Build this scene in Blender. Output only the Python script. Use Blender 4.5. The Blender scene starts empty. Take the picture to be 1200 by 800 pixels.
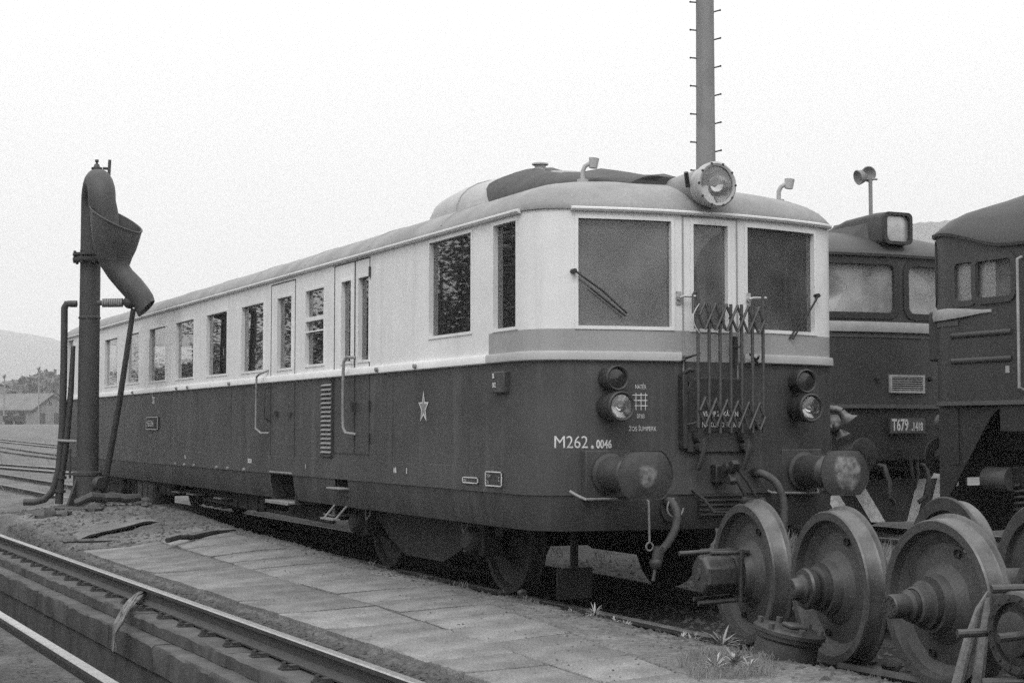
import bpy, bmesh, math, random
from mathutils import Vector, Matrix
import numpy as np
R = math.radians
random.seed(7)
scene = bpy.context.scene
COL = scene.collection

# ---------------------------------------------------------------- camera
CAM = Vector((-6.6593, -9.8054, 1.3886)); YAW, PITCH, ROLL, FPX = .4479, .0548, .0008, 1866.65
fw = Vector((math.sin(YAW)*math.cos(PITCH), math.cos(YAW)*math.cos(PITCH), math.sin(PITCH)))
rt = Vector((math.cos(YAW), -math.sin(YAW), 0)); up = rt.cross(fw)
r2 = rt*math.cos(ROLL)+up*math.sin(ROLL); u2 = up*math.cos(ROLL)-rt*math.sin(ROLL)
cd = bpy.data.cameras.new('camera'); cam = bpy.data.objects.new('camera', cd); COL.objects.link(cam)
cd.sensor_width = 36; cd.lens = FPX*36/1200; cd.clip_start = .1; cd.clip_end = 20000
M = Matrix((r2, u2, -fw)).transposed().to_4x4(); M.translation = CAM
cam.matrix_world = M
scene.camera = cam

# ---------------------------------------------------------------- light: overcast day
SUN_EL, SUN_AZ = R(52), R(215)          # azimuth clockwise from +Y, sun behind the camera's left shoulder
world = bpy.data.worlds.new('World'); scene.world = world; world.use_nodes = True
wn = world.node_tree.nodes; wl = world.node_tree.links; wn.clear()
def wnode(t, **k):
    n = wn.new(t)
    for a, b in k.items(): setattr(n, a, b)
    return n
sky = wnode('ShaderNodeTexSky', sky_type='NISHITA', sun_disc=False, sun_elevation=SUN_EL, sun_rotation=SUN_AZ,
            air_density=1.0, dust_density=4.0, ozone_density=1.0)
bw = wnode('ShaderNodeRGBToBW'); wl.new(sky.outputs[0], bw.inputs[0])
geo = wnode('ShaderNodeTexCoord'); sep = wnode('ShaderNodeSeparateXYZ'); wl.new(geo.outputs['Generated'], sep.inputs[0])
mx = wnode('ShaderNodeMath', operation='MAXIMUM'); wl.new(sep.outputs['Z'], mx.inputs[0]); mx.inputs[1].default_value = 0
# even cloud sheet of an overcast day (CIE overcast: brightness 1 + 2 sin h)
m1 = wnode('ShaderNodeMath', operation='MULTIPLY_ADD'); wl.new(mx.outputs[0], m1.inputs[0]); m1.inputs[1].default_value = 15.0; m1.inputs[2].default_value = 7.4
m2 = wnode('ShaderNodeMath', operation='MULTIPLY_ADD'); wl.new(bw.outputs[0], m2.inputs[0]); m2.inputs[1].default_value = .10; wl.new(m1.outputs[0], m2.inputs[2])
bg = wnode('ShaderNodeBackground'); wl.new(m2.outputs[0], bg.inputs[0]); bg.inputs[1].default_value = .10
wo = wnode('ShaderNodeOutputWorld'); wl.new(bg.outputs[0], wo.inputs[0])
sl = bpy.data.lights.new('sun', 'SUN'); sl.energy = 1.6; sl.angle = R(25); sl.color = (1, 1, 1)
so = bpy.data.objects.new('sun', sl); COL.objects.link(so)
sd = Vector((math.sin(SUN_AZ)*math.cos(SUN_EL), math.cos(SUN_AZ)*math.cos(SUN_EL), math.sin(SUN_EL)))
so.rotation_euler = sd.to_track_quat('Z', 'Y').to_euler(); so.location = (-20, -30, 40)
vs = scene.view_settings
vs.view_transform = 'Standard'; vs.look = 'None'; vs.exposure = 0; vs.gamma = 1; vs.use_curve_mapping = False
cy = scene.cycles
cy.use_denoising = False; cy.max_bounces = 8; cy.transparent_max_bounces = 16; cy.volume_bounces = 1
cy.use_adaptive_sampling = False; cy.sample_clamp_indirect = 6; cy.caustics_reflective = False; cy.caustics_refractive = False

def ray(px, py): return fw + r2*((px-600)/FPX) - u2*((py-400)/FPX)
def at_z(px, py, z=0): d = ray(px, py); return CAM + d*((z-CAM.z)/d.z)
def at_depth(px, py, D): return CAM + ray(px, py)*D

# ---------------------------------------------------------------- materials (the photograph is black and white)
MATS = {}
def nt_new(name):
    m = bpy.data.materials.new(name); m.use_nodes = True
    nt = m.node_tree; nt.nodes.clear()
    out = nt.nodes.new('ShaderNodeOutputMaterial')
    return m, nt, out
def g3(v): return (v, v, v, 1)
def mat(name, v, v2=None, scale=3.0, rough=.6, metal=0.0, bump=0.0, bscale=60, streak=0.0, streak_v=None, spec=.5, rand=0.0, fine=0.0, fscale=150, contrast=(.35, .65), detail=6, low_bump=0.0, low_scale=1.2, rough2=None):
    """grey surface: v/v2 mottled by noise, vertical streaks, fine speckle, bump"""
    m, nt, out = nt_new(name); N = nt.nodes; L = nt.links
    b = N.new('ShaderNodeBsdfPrincipled'); L.new(b.outputs[0], out.inputs[0])
    b.inputs['Metallic'].default_value = metal; b.inputs['Roughness'].default_value = rough
    b.inputs['Specular IOR Level'].default_value = spec
    tc = N.new('ShaderNodeTexCoord'); co = tc.outputs['Object']
    def noise(sc, det=detail, vec=None, rgh=.6):
        n = N.new('ShaderNodeTexNoise'); n.inputs['Scale'].default_value = sc; n.inputs['Detail'].default_value = det; n.inputs['Roughness'].default_value = rgh
        L.new(vec if vec is not None else co, n.inputs['Vector']); return n.outputs['Fac']
    def ramp(f, a, c):
        r = N.new('ShaderNodeMapRange'); r.inputs['From Min'].default_value = a; r.inputs['From Max'].default_value = c
        L.new(f, r.inputs['Value']); return r.outputs[0]
    def mixv(f, a, c):
        n = N.new('ShaderNodeMix'); n.data_type = 'FLOAT'
        if hasattr(f, 'name'): L.new(f, n.inputs[0])
        else: n.inputs[0].default_value = f
        for i, q in ((2, a), (3, c)):
            if hasattr(q, 'name'): L.new(q, n.inputs[i])
            else: n.inputs[i].default_value = q
        return n.outputs[0]
    val = v
    if v2 is not None:
        val = mixv(ramp(noise(scale), *contrast), v, v2)
    if streak:
        mp = N.new('ShaderNodeMapping'); mp.inputs['Scale'].default_value = (9, 9, .5); L.new(co, mp.inputs[0])
        f = ramp(noise(1.0, 5, mp.outputs[0]), .5, .75)
        mu = N.new('ShaderNodeMath'); mu.operation = 'MULTIPLY'; L.new(f, mu.inputs[0]); mu.inputs[1].default_value = streak
        val = mixv(mu.outputs[0], val, streak_v if streak_v is not None else v*.5)
    if fine:
        f = noise(fscale, 3)
        mm = N.new('ShaderNodeMapRange'); mm.inputs['From Min'].default_value = .3; mm.inputs['From Max'].default_value = .7
        mm.inputs['To Min'].default_value = 1-fine; mm.inputs['To Max'].default_value = 1+fine; L.new(f, mm.inputs['Value'])
        mu = N.new('ShaderNodeMath'); mu.operation = 'MULTIPLY'
        if hasattr(val, 'name'): L.new(val, mu.inputs[0])
        else: mu.inputs[0].default_value = val
        L.new(mm.outputs[0], mu.inputs[1]); val = mu.outputs[0]
    if rand:
        oi = N.new('ShaderNodeObjectInfo')
        mm = N.new('ShaderNodeMapRange'); mm.inputs['To Min'].default_value = 1-rand; mm.inputs['To Max'].default_value = 1+rand; L.new(oi.outputs['Random'], mm.inputs['Value'])
        mu = N.new('ShaderNodeMath'); mu.operation = 'MULTIPLY'
        if hasattr(val, 'name'): L.new(val, mu.inputs[0])
        else: mu.inputs[0].default_value = val
        L.new(mm.outputs[0], mu.inputs[1]); val = mu.outputs[0]
    if hasattr(val, 'name'):
        cc = N.new('ShaderNodeCombineColor')
        for i in range(3): L.new(val, cc.inputs[i])
        L.new(cc.outputs[0], b.inputs['Base Color'])
    else: b.inputs['Base Color'].default_value = g3(val)
    if rough2 is not None:
        L.new(mixv(ramp(noise(scale*1.7), .35, .65), rough, rough2), b.inputs['Roughness'])
    nrm = None
    if low_bump:
        bp = N.new('ShaderNodeBump'); bp.inputs['Strength'].default_value = low_bump; bp.inputs['Distance'].default_value = .05
        L.new(noise(low_scale, 2), bp.inputs['Height']); nrm = bp.outputs[0]
    if bump:
        bp = N.new('ShaderNodeBump'); bp.inputs['Strength'].default_value = bump; bp.inputs['Distance'].default_value = .01
        L.new(noise(bscale, 6), bp.inputs['Height'])
        if nrm: L.new(nrm, bp.inputs['Normal'])
        nrm = bp.outputs[0]
    if nrm: L.new(nrm, b.inputs['Normal'])
    MATS[name] = m; return m

def glass(name, dust_glare=.08, dust_glare_v=.5, tint=.8, ior=1.5):  # diffuse film: real grime plus glare and brightness painted into the panes
    m, nt, out = nt_new(name); N = nt.nodes; L = nt.links
    tr = N.new('ShaderNodeBsdfTransparent'); tr.inputs[0].default_value = g3(tint)
    gl = N.new('ShaderNodeBsdfGlossy'); gl.inputs['Roughness'].default_value = .015; gl.inputs[0].default_value = g3(1)
    fr = N.new('ShaderNodeFresnel'); fr.inputs[0].default_value = ior
    mu = N.new('ShaderNodeMath'); mu.operation = 'MULTIPLY'; L.new(fr.outputs[0], mu.inputs[0]); mu.inputs[1].default_value = 1.9; mu.use_clamp = True
    mx_ = N.new('ShaderNodeMixShader'); L.new(mu.outputs[0], mx_.inputs[0]); L.new(tr.outputs[0], mx_.inputs[1]); L.new(gl.outputs[0], mx_.inputs[2])
    df = N.new('ShaderNodeBsdfDiffuse'); df.inputs[0].default_value = g3(dust_glare_v)
    tc = N.new('ShaderNodeTexCoord'); no = N.new('ShaderNodeTexNoise'); no.inputs['Scale'].default_value = 3; no.inputs['Detail'].default_value = 8; L.new(tc.outputs['Object'], no.inputs['Vector'])
    mr = N.new('ShaderNodeMapRange'); mr.inputs['From Min'].default_value = .3; mr.inputs['From Max'].default_value = .7; mr.inputs['To Min'].default_value = dust_glare*.6; mr.inputs['To Max'].default_value = dust_glare*1.4
    L.new(no.outputs['Fac'], mr.inputs['Value'])
    m3 = N.new('ShaderNodeMixShader'); L.new(mr.outputs[0], m3.inputs[0]); L.new(mx_.outputs[0], m3.inputs[1]); L.new(df.outputs[0], m3.inputs[2])
    L.new(m3.outputs[0], out.inputs[0]); MATS[name] = m; return m

mat('cream', .70, .62, scale=1.6, rough=.45, streak=.35, streak_v=.42, fine=.05, low_bump=.3)
mat('band_grey', .30, .26, scale=2, rough=.5, fine=.05, streak=.2, streak_v=.18, low_bump=.1)
mat('belt_light', .37, .31, scale=3, rough=.5, fine=.05)
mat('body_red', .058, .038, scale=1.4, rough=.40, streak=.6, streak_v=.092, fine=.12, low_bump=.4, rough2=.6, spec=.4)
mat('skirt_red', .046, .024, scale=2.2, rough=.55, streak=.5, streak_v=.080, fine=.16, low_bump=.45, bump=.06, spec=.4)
mat('roof_canvas', .25, .18, scale=2.4, rough=.75, fine=.12, fscale=60, bump=.25, bscale=30, low_bump=.3, low_scale=2.5)
mat('cowl_light', .38, .30, scale=3, rough=.65, fine=.08, bump=.1)
mat('tarp_dark', .055, .035, scale=4, rough=.8, bump=.4, bscale=14, low_bump=.5, low_scale=4)
mat('paint_white', .55, .35, scale=14, rough=.6, contrast=(.4, .7))
mat('letter_white', .62, .42, scale=25, rough=.65)
mat('black_iron', .030, .018, scale=8, rough=.55, fine=.2, bump=.2, bscale=50)
mat('under_dark', .012, .007, scale=6, rough=.8, fine=.2, bump=.3, bscale=25)
mat('under_grey', .024, .012, scale=7, rough=.75, fine=.2, bump=.2, bscale=25)
mat('step_light', .24, .15, scale=9, rough=.55, fine=.1)
mat('bright_metal', .5, .4, scale=9, rough=.35, metal=.6)
mat('chrome', .7, rough=.12, metal=1)
mat('grease', .045, .03, scale=9, rough=.5, spec=.5, fine=.15, bump=.1)
mat('worn_steel', .30, .13, scale=16, rough=.6, metal=.3, fine=.2, bump=.2)
mat('rubber', .02, rough=.7)
mat('gate_iron', .065, .04, scale=20, rough=.5, fine=.2)
mat('hose', .045, .07, scale=12, rough=.7, bump=.2)
mat('interior', .36, .30, scale=2, rough=.7)
mat('interior_light', .42, .36, scale=2, rough=.7)
mat('interior_dark', .03, rough=.8)
mat('seat_cloth', .06, .05, rough=.85)
mat('lens_red', .025, rough=.15, spec=.6)
mat('crane_iron', .040, .028, scale=3, rough=.62, streak=.4, streak_v=.065, fine=.16, bump=.25, bscale=35)
mat('crane_spout', .062, .045, scale=5, rough=.6, streak=.4, streak_v=.09, fine=.16, bump=.3, bscale=25, low_bump=.4, low_scale=3)
mat('loco_body', .042, .032, scale=1.5, rough=.45, streak=.35, streak_v=.055, fine=.08, low_bump=.08, spec=.45)
mat('loco_roof', .050, .038, scale=2, rough=.6, fine=.1, bump=.1)
mat('loco_grey', .085, .065, scale=2, rough=.5, fine=.08)
mat('loco_stripe', .36, .26, scale=4, rough=.5, fine=.06)
mat('loco_frame', .020, .014, scale=4, rough=.6, fine=.15)
mat('wheel_rust', .064, .026, scale=4, rough=.66, fine=.28, fscale=70, detail=12, contrast=(.3, .7), bump=.25, bscale=40, rough2=.5)
mat('wheel_tread', .13, .055, scale=5, rough=.45, metal=.45, fine=.2, bump=.12)
mat('wheel_steel', .07, .04, scale=9, rough=.45, metal=.5, fine=.2, bump=.15)
mat('chalk', .26, .12, scale=60, rough=.9)
mat('mast_grey', .22, .16, scale=2, rough=.7, streak=.4, streak_v=.10, fine=.1)
mat('slab', .20, .095, scale=3.0, rough=.9, fine=.42, fscale=75, bump=.9, bscale=45, rand=.2, detail=12, streak=0, contrast=(.3, .7))
mat('pit_concrete', .085, .035, scale=3, rough=.85, streak=.6, streak_v=.025, fine=.25, bump=.5, bscale=30, rand=.12)
mat('rail_side', .040, .028, scale=6, rough=.75, fine=.2, bump=.2)
mat('rail_top', .42, .30, scale=14, rough=.38, metal=.75, fine=.1)
mat('rail_dull', .16, .09, scale=10, rough=.5, metal=.4, fine=.2)
mat('sleeper', .035, .02, scale=9, rough=.9, fine=.3, bump=.5, bscale=30)
mat('wood_grey', .20, .09, scale=11, rough=.85, streak=.7, streak_v=.05, bump=.5, bscale=40)
mat('cloth', .20, .10, scale=10, rough=.9, fine=.2, bump=.3)
mat('stone', .09, .05, scale=9, rough=.9, fine=.25, bump=.5, rand=.3)
mat('weed', .34, .22, scale=8, rough=.7, rand=.2)
mat('dry_grass', .24, .14, scale=5, rough=.8)
mat('leaf', .075, .05, scale=1.0, rough=.6)
mat('bark', .06, .04, scale=5, rough=.9)
mat('hill', .055, .040, scale=.02, rough=1, fine=.3, fscale=.05, spec=0)
mat('shed_wall', .17, .13, scale=.6, rough=.9, fine=.1, fscale=3)
mat('shed_roof', .16, .12, scale=.5, rough=.9, fine=.15, fscale=4)
mat('dark_opening', .03, rough=.9)
glass('glass_side', dust_glare=.03, dust_glare_v=.3, tint=.72)
glass('glass_front', dust_glare=.22, dust_glare_v=.42, tint=.55)  # film is part grime, part sky reflection and see-through light put into the colour
glass('glass_clear', dust_glare=.14, dust_glare_v=.4, tint=.82)  # film lightens the pane in place of light seen through the cab
glass('glass_loco', dust_glare=.36, dust_glare_v=.6, tint=.9)  # milky film paints the sky's brightness onto the windscreens
glass('glass_cab', dust_glare=.2, dust_glare_v=.5, tint=.9)  # film brightens the side panes in place of sky seen through them
mat('brightening_sheet', .85, .78, scale=3, rough=.9)  # off-white, for the sheets added to brighten the cab panes
mat('horn_metal', .06, .12, scale=14, rough=.5, metal=.4, fine=.2)
glass('lens_glass', dust_glare=.10, dust_glare_v=.6, tint=.9)

def buffer_material(name, x, r):
    """greased plate with a rubbed bare patch round its centre"""
    m = mat(name, .05, .03, scale=9, rough=.5, fine=.2, bump=.15); nt = m.node_tree; N = nt.nodes; L = nt.links
    b = [n for n in N if n.type == 'BSDF_PRINCIPLED'][0]; old = b.inputs['Base Color'].links[0].from_socket
    tc = N.new('ShaderNodeTexCoord'); no = N.new('ShaderNodeTexNoise'); no.inputs['Scale'].default_value = 6; no.inputs['Detail'].default_value = 3; L.new(tc.outputs['Object'], no.inputs['Vector'])
    vd = N.new('ShaderNodeVectorMath'); vd.operation = 'DISTANCE'; L.new(tc.outputs['Object'], vd.inputs[0]); vd.inputs[1].default_value = (x, 0, 1.065)
    ad = N.new('ShaderNodeMath'); ad.operation = 'MULTIPLY_ADD'; L.new(no.outputs['Fac'], ad.inputs[0]); ad.inputs[1].default_value = -.16; L.new(vd.outputs['Value'], ad.inputs[2])
    mr = N.new('ShaderNodeMapRange'); mr.inputs['From Min'].default_value = r-.08-.012; mr.inputs['From Max'].default_value = r-.08+.012; mr.inputs['To Min'].default_value = 1; mr.inputs['To Max'].default_value = 0; L.new(ad.outputs[0], mr.inputs['Value'])
    n2 = N.new('ShaderNodeTexNoise'); n2.inputs['Scale'].default_value = 20; n2.inputs['Detail'].default_value = 6; L.new(tc.outputs['Object'], n2.inputs['Vector'])
    r2_ = N.new('ShaderNodeMapRange'); r2_.inputs['From Min'].default_value = .35; r2_.inputs['From Max'].default_value = .65; r2_.inputs['To Min'].default_value = .06; r2_.inputs['To Max'].default_value = .21; L.new(n2.outputs['Fac'], r2_.inputs['Value'])
    cc = N.new('ShaderNodeCombineColor')
    for i in range(3): L.new(r2_.outputs[0], cc.inputs[i])
    mx_ = N.new('ShaderNodeMix'); mx_.data_type = 'RGBA'; L.new(mr.outputs[0], mx_.inputs[0]); L.new(old, mx_.inputs[6]); L.new(cc.outputs[0], mx_.inputs[7]); L.new(mx_.outputs[2], b.inputs['Base Color'])
buffer_material('buffer_face_a', -.875, .075); buffer_material('buffer_face_b', .875, .125)
def ground_material():
    m, nt, out = nt_new('ground_dirt'); N = nt.nodes; L = nt.links
    b = N.new('ShaderNodeBsdfPrincipled'); L.new(b.outputs[0], out.inputs[0]); b.inputs['Roughness'].default_value = .95; b.inputs['Specular IOR Level'].default_value = .2
    tc = N.new('ShaderNodeTexCoord'); co = tc.outputs['Object']
    def noise(s, d=8):
        n = N.new('ShaderNodeTexNoise'); n.inputs['Scale'].default_value = s; n.inputs['Detail'].default_value = d; n.inputs['Roughness'].default_value = .65; L.new(co, n.inputs['Vector']); return n.outputs['Fac']
    def rng(f, a, c, x, y):
        r = N.new('ShaderNodeMapRange'); r.inputs['From Min'].default_value = a; r.inputs['From Max'].default_value = c; r.inputs['To Min'].default_value = x; r.inputs['To Max'].default_value = y; L.new(f, r.inputs['Value']); return r.outputs[0]
    def mul(a, c):
        n = N.new('ShaderNodeMath'); n.operation = 'MULTIPLY'; L.new(a, n.inputs[0]); L.new(c, n.inputs[1]); return n.outputs[0]
    at = N.new('ShaderNodeAttribute'); at.attribute_name = 'tone'
    v = mul(mul(at.outputs['Fac'], rng(noise(1.1), .3, .7, .7, 1.3)), rng(noise(30, 6), .3, .7, .55, 1.45))
    v = mul(v, rng(noise(6, 5), .35, .65, .8, 1.2))
    cc = N.new('ShaderNodeCombineColor')
    for i in range(3): L.new(v, cc.inputs[i])
    L.new(cc.outputs[0], b.inputs['Base Color'])
    bp = N.new('ShaderNodeBump'); bp.inputs['Strength'].default_value = .8; bp.inputs['Distance'].default_value = .035; L.new(noise(22, 10), bp.inputs['Height']); L.new(bp.outputs[0], b.inputs['Normal'])
    MATS['ground'] = m
ground_material()

# ---------------------------------------------------------------- mesh builder
class MB:
    def __init__(s): s.v = []; s.f = []; s.m = []
    def add(s, verts, faces, mi=0):
        o = len(s.v); s.v += [tuple(p) for p in verts]
        for f in faces: s.f.append(tuple(i+o for i in f)); s.m.append(mi)
        return s
    def box(s, x0, x1, y0, y1, z0, z1, mi=0):
        v = [(x, y, z) for z in (z0, z1) for y in (y0, y1) for x in (x0, x1)]
        return s.add(v, [(0, 2, 3, 1), (4, 5, 7, 6), (0, 1, 5, 4), (2, 6, 7, 3), (0, 4, 6, 2), (1, 3, 7, 5)], mi)
    def obox(s, c, size, mtx, mi=0):
        h = Vector(size)/2
        v = [Vector(c)+mtx@Vector((x*h.x, y*h.y, z*h.z)) for z in (-1, 1) for y in (-1, 1) for x in (-1, 1)]
        return s.add(v, [(0, 2, 3, 1), (4, 5, 7, 6), (0, 1, 5, 4), (2, 6, 7, 3), (0, 4, 6, 2), (1, 3, 7, 5)], mi)
    def loft(s, rings, caps=True, closed=True, mi=0):
        n = len(rings[0]); v = [p for r in rings for p in r]; f = []
        for k in range(len(rings)-1):
            for i in range(n if closed else n-1):
                j = (i+1) % n; f.append((k*n+i, k*n+j, (k+1)*n+j, (k+1)*n+i))
        if caps: f.append(tuple(range(n))[::-1]); f.append(tuple((len(rings)-1)*n+i for i in range(n)))
        return s.add(v, f, mi)
    def cyl(s, p0, p1, r0, r1=None, n=16, caps=True, mi=0):
        p0 = Vector(p0); p1 = Vector(p1); r1 = r0 if r1 is None else r1
        q = (p1-p0).to_track_quat('Z', 'Y'); a = q@Vector((1, 0, 0)); b = q@Vector((0, 1, 0))
        rg = [[p+(a*math.cos(2*math.pi*i/n)+b*math.sin(2*math.pi*i/n))*r for i in range(n)] for p, r in ((p0, r0), (p1, r1))]
        return s.loft(rg, caps, mi=mi)
    def lathe(s, prof, o, axis, n=24, mi=0, caps=False):
        """prof: (radius, distance along axis)"""
        o = Vector(o); ax = Vector(axis).normalized(); q = ax.to_track_quat('Z', 'Y'); a = q@Vector((1, 0, 0)); b = q@Vector((0, 1, 0))
        rg = [[o+ax*t+(a*math.cos(2*math.pi*i/n)+b*math.sin(2*math.pi*i/n))*max(r, 1e-4) for i in range(n)] for r, t in prof]
        return s.loft(rg, caps, mi=mi)
    def tube(s, pts, r, n=8, caps=True, mi=0):
        pts = [Vector(p) for p in pts]; rr = r if isinstance(r, (list, tuple)) else [r]*len(pts)
        t0 = (pts[1]-pts[0]).normalized(); q = t0.to_track_quat('Z', 'Y'); a = q@Vector((1, 0, 0)); rg = []
        for i, p in enumerate(pts):
            t = ((pts[min(i+1, len(pts)-1)]-p).normalized()+(p-pts[max(i-1, 0)]).normalized())
            t = t.normalized() if t.length > 1e-6 else t0
            a = (a-t*a.dot(t)).normalized(); b = t.cross(a)
            rg.append([p+(a*math.cos(2*math.pi*k/n)+b*math.sin(2*math.pi*k/n))*rr[i] for k in range(n)])
        return s.loft(rg, caps, mi=mi)
    def prism(s, poly, vec, mi=0):
        poly = [Vector(p) for p in poly]; vec = Vector(vec)
        return s.loft([poly, [p+vec for p in poly]], True, mi=mi)
    def sphere(s, c, r, n=12, m=8, mi=0, sq=(1, 1, 1)):
        c = Vector(c)
        rg = [[c+Vector((r*sq[0]*math.sin(math.pi*k/m)*math.cos(2*math.pi*i/n), r*sq[1]*math.sin(math.pi*k/m)*math.sin(2*math.pi*i/n), -r*sq[2]*math.cos(math.pi*k/m))) for i in range(n)] for k in range(m+1)]
        rg[0] = [c+Vector((1e-4*math.cos(i), 1e-4*math.sin(i), -r*sq[2])) for i in range(n)]; rg[-1] = [c+Vector((1e-4*math.cos(i), 1e-4*math.sin(i), r*sq[2])) for i in range(n)]
        return s.loft(rg, False, mi=mi)
    def mesh(s, name, mats, org=(0, 0, 0), smooth=35, recalc=True):
        me = bpy.data.meshes.new(name); o = Vector(org)
        me.from_pydata([tuple(Vector(p)-o) for p in s.v], [], s.f)
        for m in (mats if isinstance(mats, (list, tuple)) else [mats]): me.materials.append(MATS[m] if isinstance(m, str) else m)
        if any(s.m): me.polygons.foreach_set('material_index', s.m)
        if recalc:
            bm = bmesh.new(); bm.from_mesh(me); bmesh.ops.remove_doubles(bm, verts=bm.verts, dist=5e-5)
            bmesh.ops.recalc_face_normals(bm, faces=bm.faces); bm.to_mesh(me); bm.free()
        if smooth:
            me.polygons.foreach_set('use_smooth', [True]*len(me.polygons)); me.set_sharp_from_angle(angle=R(smooth))
        return me
    def build(s, name, mats, parent=None, bevel=0, smooth=35, recalc=True):
        """verts are given in the frame of the thing's root, and so is the new object"""
        me = s.mesh(name, mats, (0, 0, 0), smooth, recalc)
        return link(name, me, parent, bevel)
def link(name, me, parent=None, bevel=0):
    o = bpy.data.objects.new(name, me); COL.objects.link(o); o.parent = parent
    if bevel:
        b = o.modifiers.new('bevel', 'BEVEL'); b.width = bevel; b.segments = 2; b.limit_method = 'ANGLE'; b.angle_limit = R(40)
    return o
def thing(name, label, cat, loc=(0, 0, 0), rz=0, group=None):
    o = bpy.data.objects.new(name, None); COL.objects.link(o); o.location = loc; o.rotation_euler = (0, 0, rz)
    o.empty_display_size = .3
    return tag(o, label, cat, group)
def tag(o, label, cat, group=None, kind=None):
    if label: o['label'] = label
    if cat: o['category'] = cat
    if group: o['group'] = group
    if kind: o['kind'] = kind
    return o
def struct(o): o['kind'] = 'structure'; return o
def copy_tree(o, parent=None):
    c = o.copy(); COL.objects.link(c); c.parent = parent
    for ch in list(o.children): copy_tree(ch, c)
    return c
def arc(c, r, a0, a1, n, u=(1, 0, 0), w=(0, 0, 1)):
    c = Vector(c); u = Vector(u); w = Vector(w)
    return [c+u*(r*math.cos(R(a0+(a1-a0)*i/n)))+w*(r*math.sin(R(a0+(a1-a0)*i/n))) for i in range(n+1)]
def text_mesh(body, size, xs=1.0, align='LEFT', bold=0):
    cu = bpy.data.curves.new('lettering', 'FONT'); cu.body = body; cu.size = size; cu.align_x = align; cu.resolution_u = 3; cu.extrude = 0; cu.offset = bold*1.3
    o = bpy.data.objects.new('lettering_source', cu); COL.objects.link(o)
    dg = bpy.context.evaluated_depsgraph_get(); me = bpy.data.meshes.new_from_object(o.evaluated_get(dg))
    vs_ = [(v.co.x*xs, v.co.y) for v in me.vertices]; fs = [tuple(p.vertices) for p in me.polygons]
    bpy.data.objects.remove(o); bpy.data.meshes.remove(me); bpy.data.curves.remove(cu)
    return vs_, fs
def lettering(body, size, fn, parent, material='letter_white', xs=.8, align='LEFT', name='lettering', bold=0):
    """fn maps (u, v) on the text sheet to a point on the surface"""
    vs_, fs = text_mesh(body, size, xs, align, bold)
    mb = MB(); mb.add([fn(u, v) for u, v in vs_], fs)
    return mb.build(name, material, parent, smooth=0, recalc=False)

class Path:
    def __init__(s, pts, closed=False):
        s.p = [Vector((x, y, 0)) for x, y in pts]; s.s = [0]
        for a, b in zip(s.p, s.p[1:]): s.s.append(s.s[-1]+(b-a).length)
        s.S = np.array(s.s); s.X = np.array([p.x for p in s.p]); s.Y = np.array([p.y for p in s.p])
        nx, ny = [], []
        for i in range(len(s.p)):
            t = s.p[min(i+1, len(s.p)-1)]-s.p[max(i-1, 0)]; t.normalize(); nx.append(-t.y); ny.append(t.x)
        s.NX = np.array(nx); s.NY = np.array(ny)
    def pos(s, t, z=0, off=0.0):
        n = Vector((float(np.interp(t, s.S, s.NX)), float(np.interp(t, s.S, s.NY)), 0)).normalized()
        return Vector((float(np.interp(t, s.S, s.X)), float(np.interp(t, s.S, s.Y)), z))+n*off
    def near(s, x, y):
        i = int(np.argmin((s.X-x)**2+(s.Y-y)**2)); best = None
        for k in (i-1, i):
            if 0 <= k < len(s.p)-1:
                a = s.p[k]; b = s.p[k+1]; d = b-a; f = max(0, min(1, (Vector((x, y, 0))-a).dot(d)/d.length_squared)); q = a+d*f
                e = (q-Vector((x, y, 0))).length
                if best is None or e < best[0]: best = (e, s.s[k]+d.length*f)
        return best[1]
def shell(path, zs, holes, pick, extra=(), offz=lambda z: 0.0, maxstep=2.0):
    """walls on a plan path; holes: (s0, s1, z0, z1); pick(s, z) -> MB that takes the quad"""
    ss = set(round(float(t), 5) for t in path.s) | set(round(t, 5) for h in holes for t in h[:2]) | set(round(t, 5) for t in extra)
    ss = sorted(ss); o = [ss[0]]
    for t in ss[1:]:
        if t-o[-1] < 1e-4: continue
        k = int((t-o[-1])/maxstep)
        a = o[-1]
        for i in range(1, k+1): o.append(a+(t-a)*i/(k+1))
        o.append(t)
    zz = sorted(set(round(z, 5) for z in zs) | set(round(z, 5) for h in holes for z in h[2:4] if zs[0] < z < zs[-1]))
    for a, b in zip(o, o[1:]):
        sm = (a+b)/2
        for c, d in zip(zz, zz[1:]):
            zm = (c+d)/2
            if any(h[0] < sm < h[1] and h[2] < zm < h[3] for h in holes): continue
            mb = pick(sm, zm)
            if mb is None: continue
            mb.add([path.pos(a, c, offz(c)), path.pos(b, c, offz(c)), path.pos(b, d, offz(d)), path.pos(a, d, offz(d))], [(0, 1, 2, 3)])
def rect_loop(path, s0, s1, z0, z1, off, r=0.0, e=0.0, n=4, m=4):
    s0 -= e; s1 += e; z0 -= e; z1 += e; r = max(r+e, 0.001) if r > 0 else 0
    pts = []
    if r <= 0:
        for i in range(m): pts.append((s0+(s1-s0)*i/m, z0))
        pts.append((s1, z0))
        for i in range(m): pts.append((s1-(s1-s0)*i/m, z1))
        pts.append((s0, z1))
    else:
        cs = [(s0+r, z0+r, 180), (s1-r, z0+r, 270), (s1-r, z1-r, 0), (s0+r, z1-r, 90)]
        for k, (cx, cz, a) in enumerate(cs):
            for i in range(n+1):
                t = R(a+90*i/n); pts.append((cx+r*math.cos(t), cz+r*math.sin(t)))
            nx_ = cs[(k+1) % 4]
            if k in (0, 2):
                x0 = pts[-1][0]; x1 = nx_[0]
                for i in range(1, m): pts.append((x0+(x1-x0)*i/m, pts[-1][1]))
    return [path.pos(s, z, off) for s, z in pts]
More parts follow.
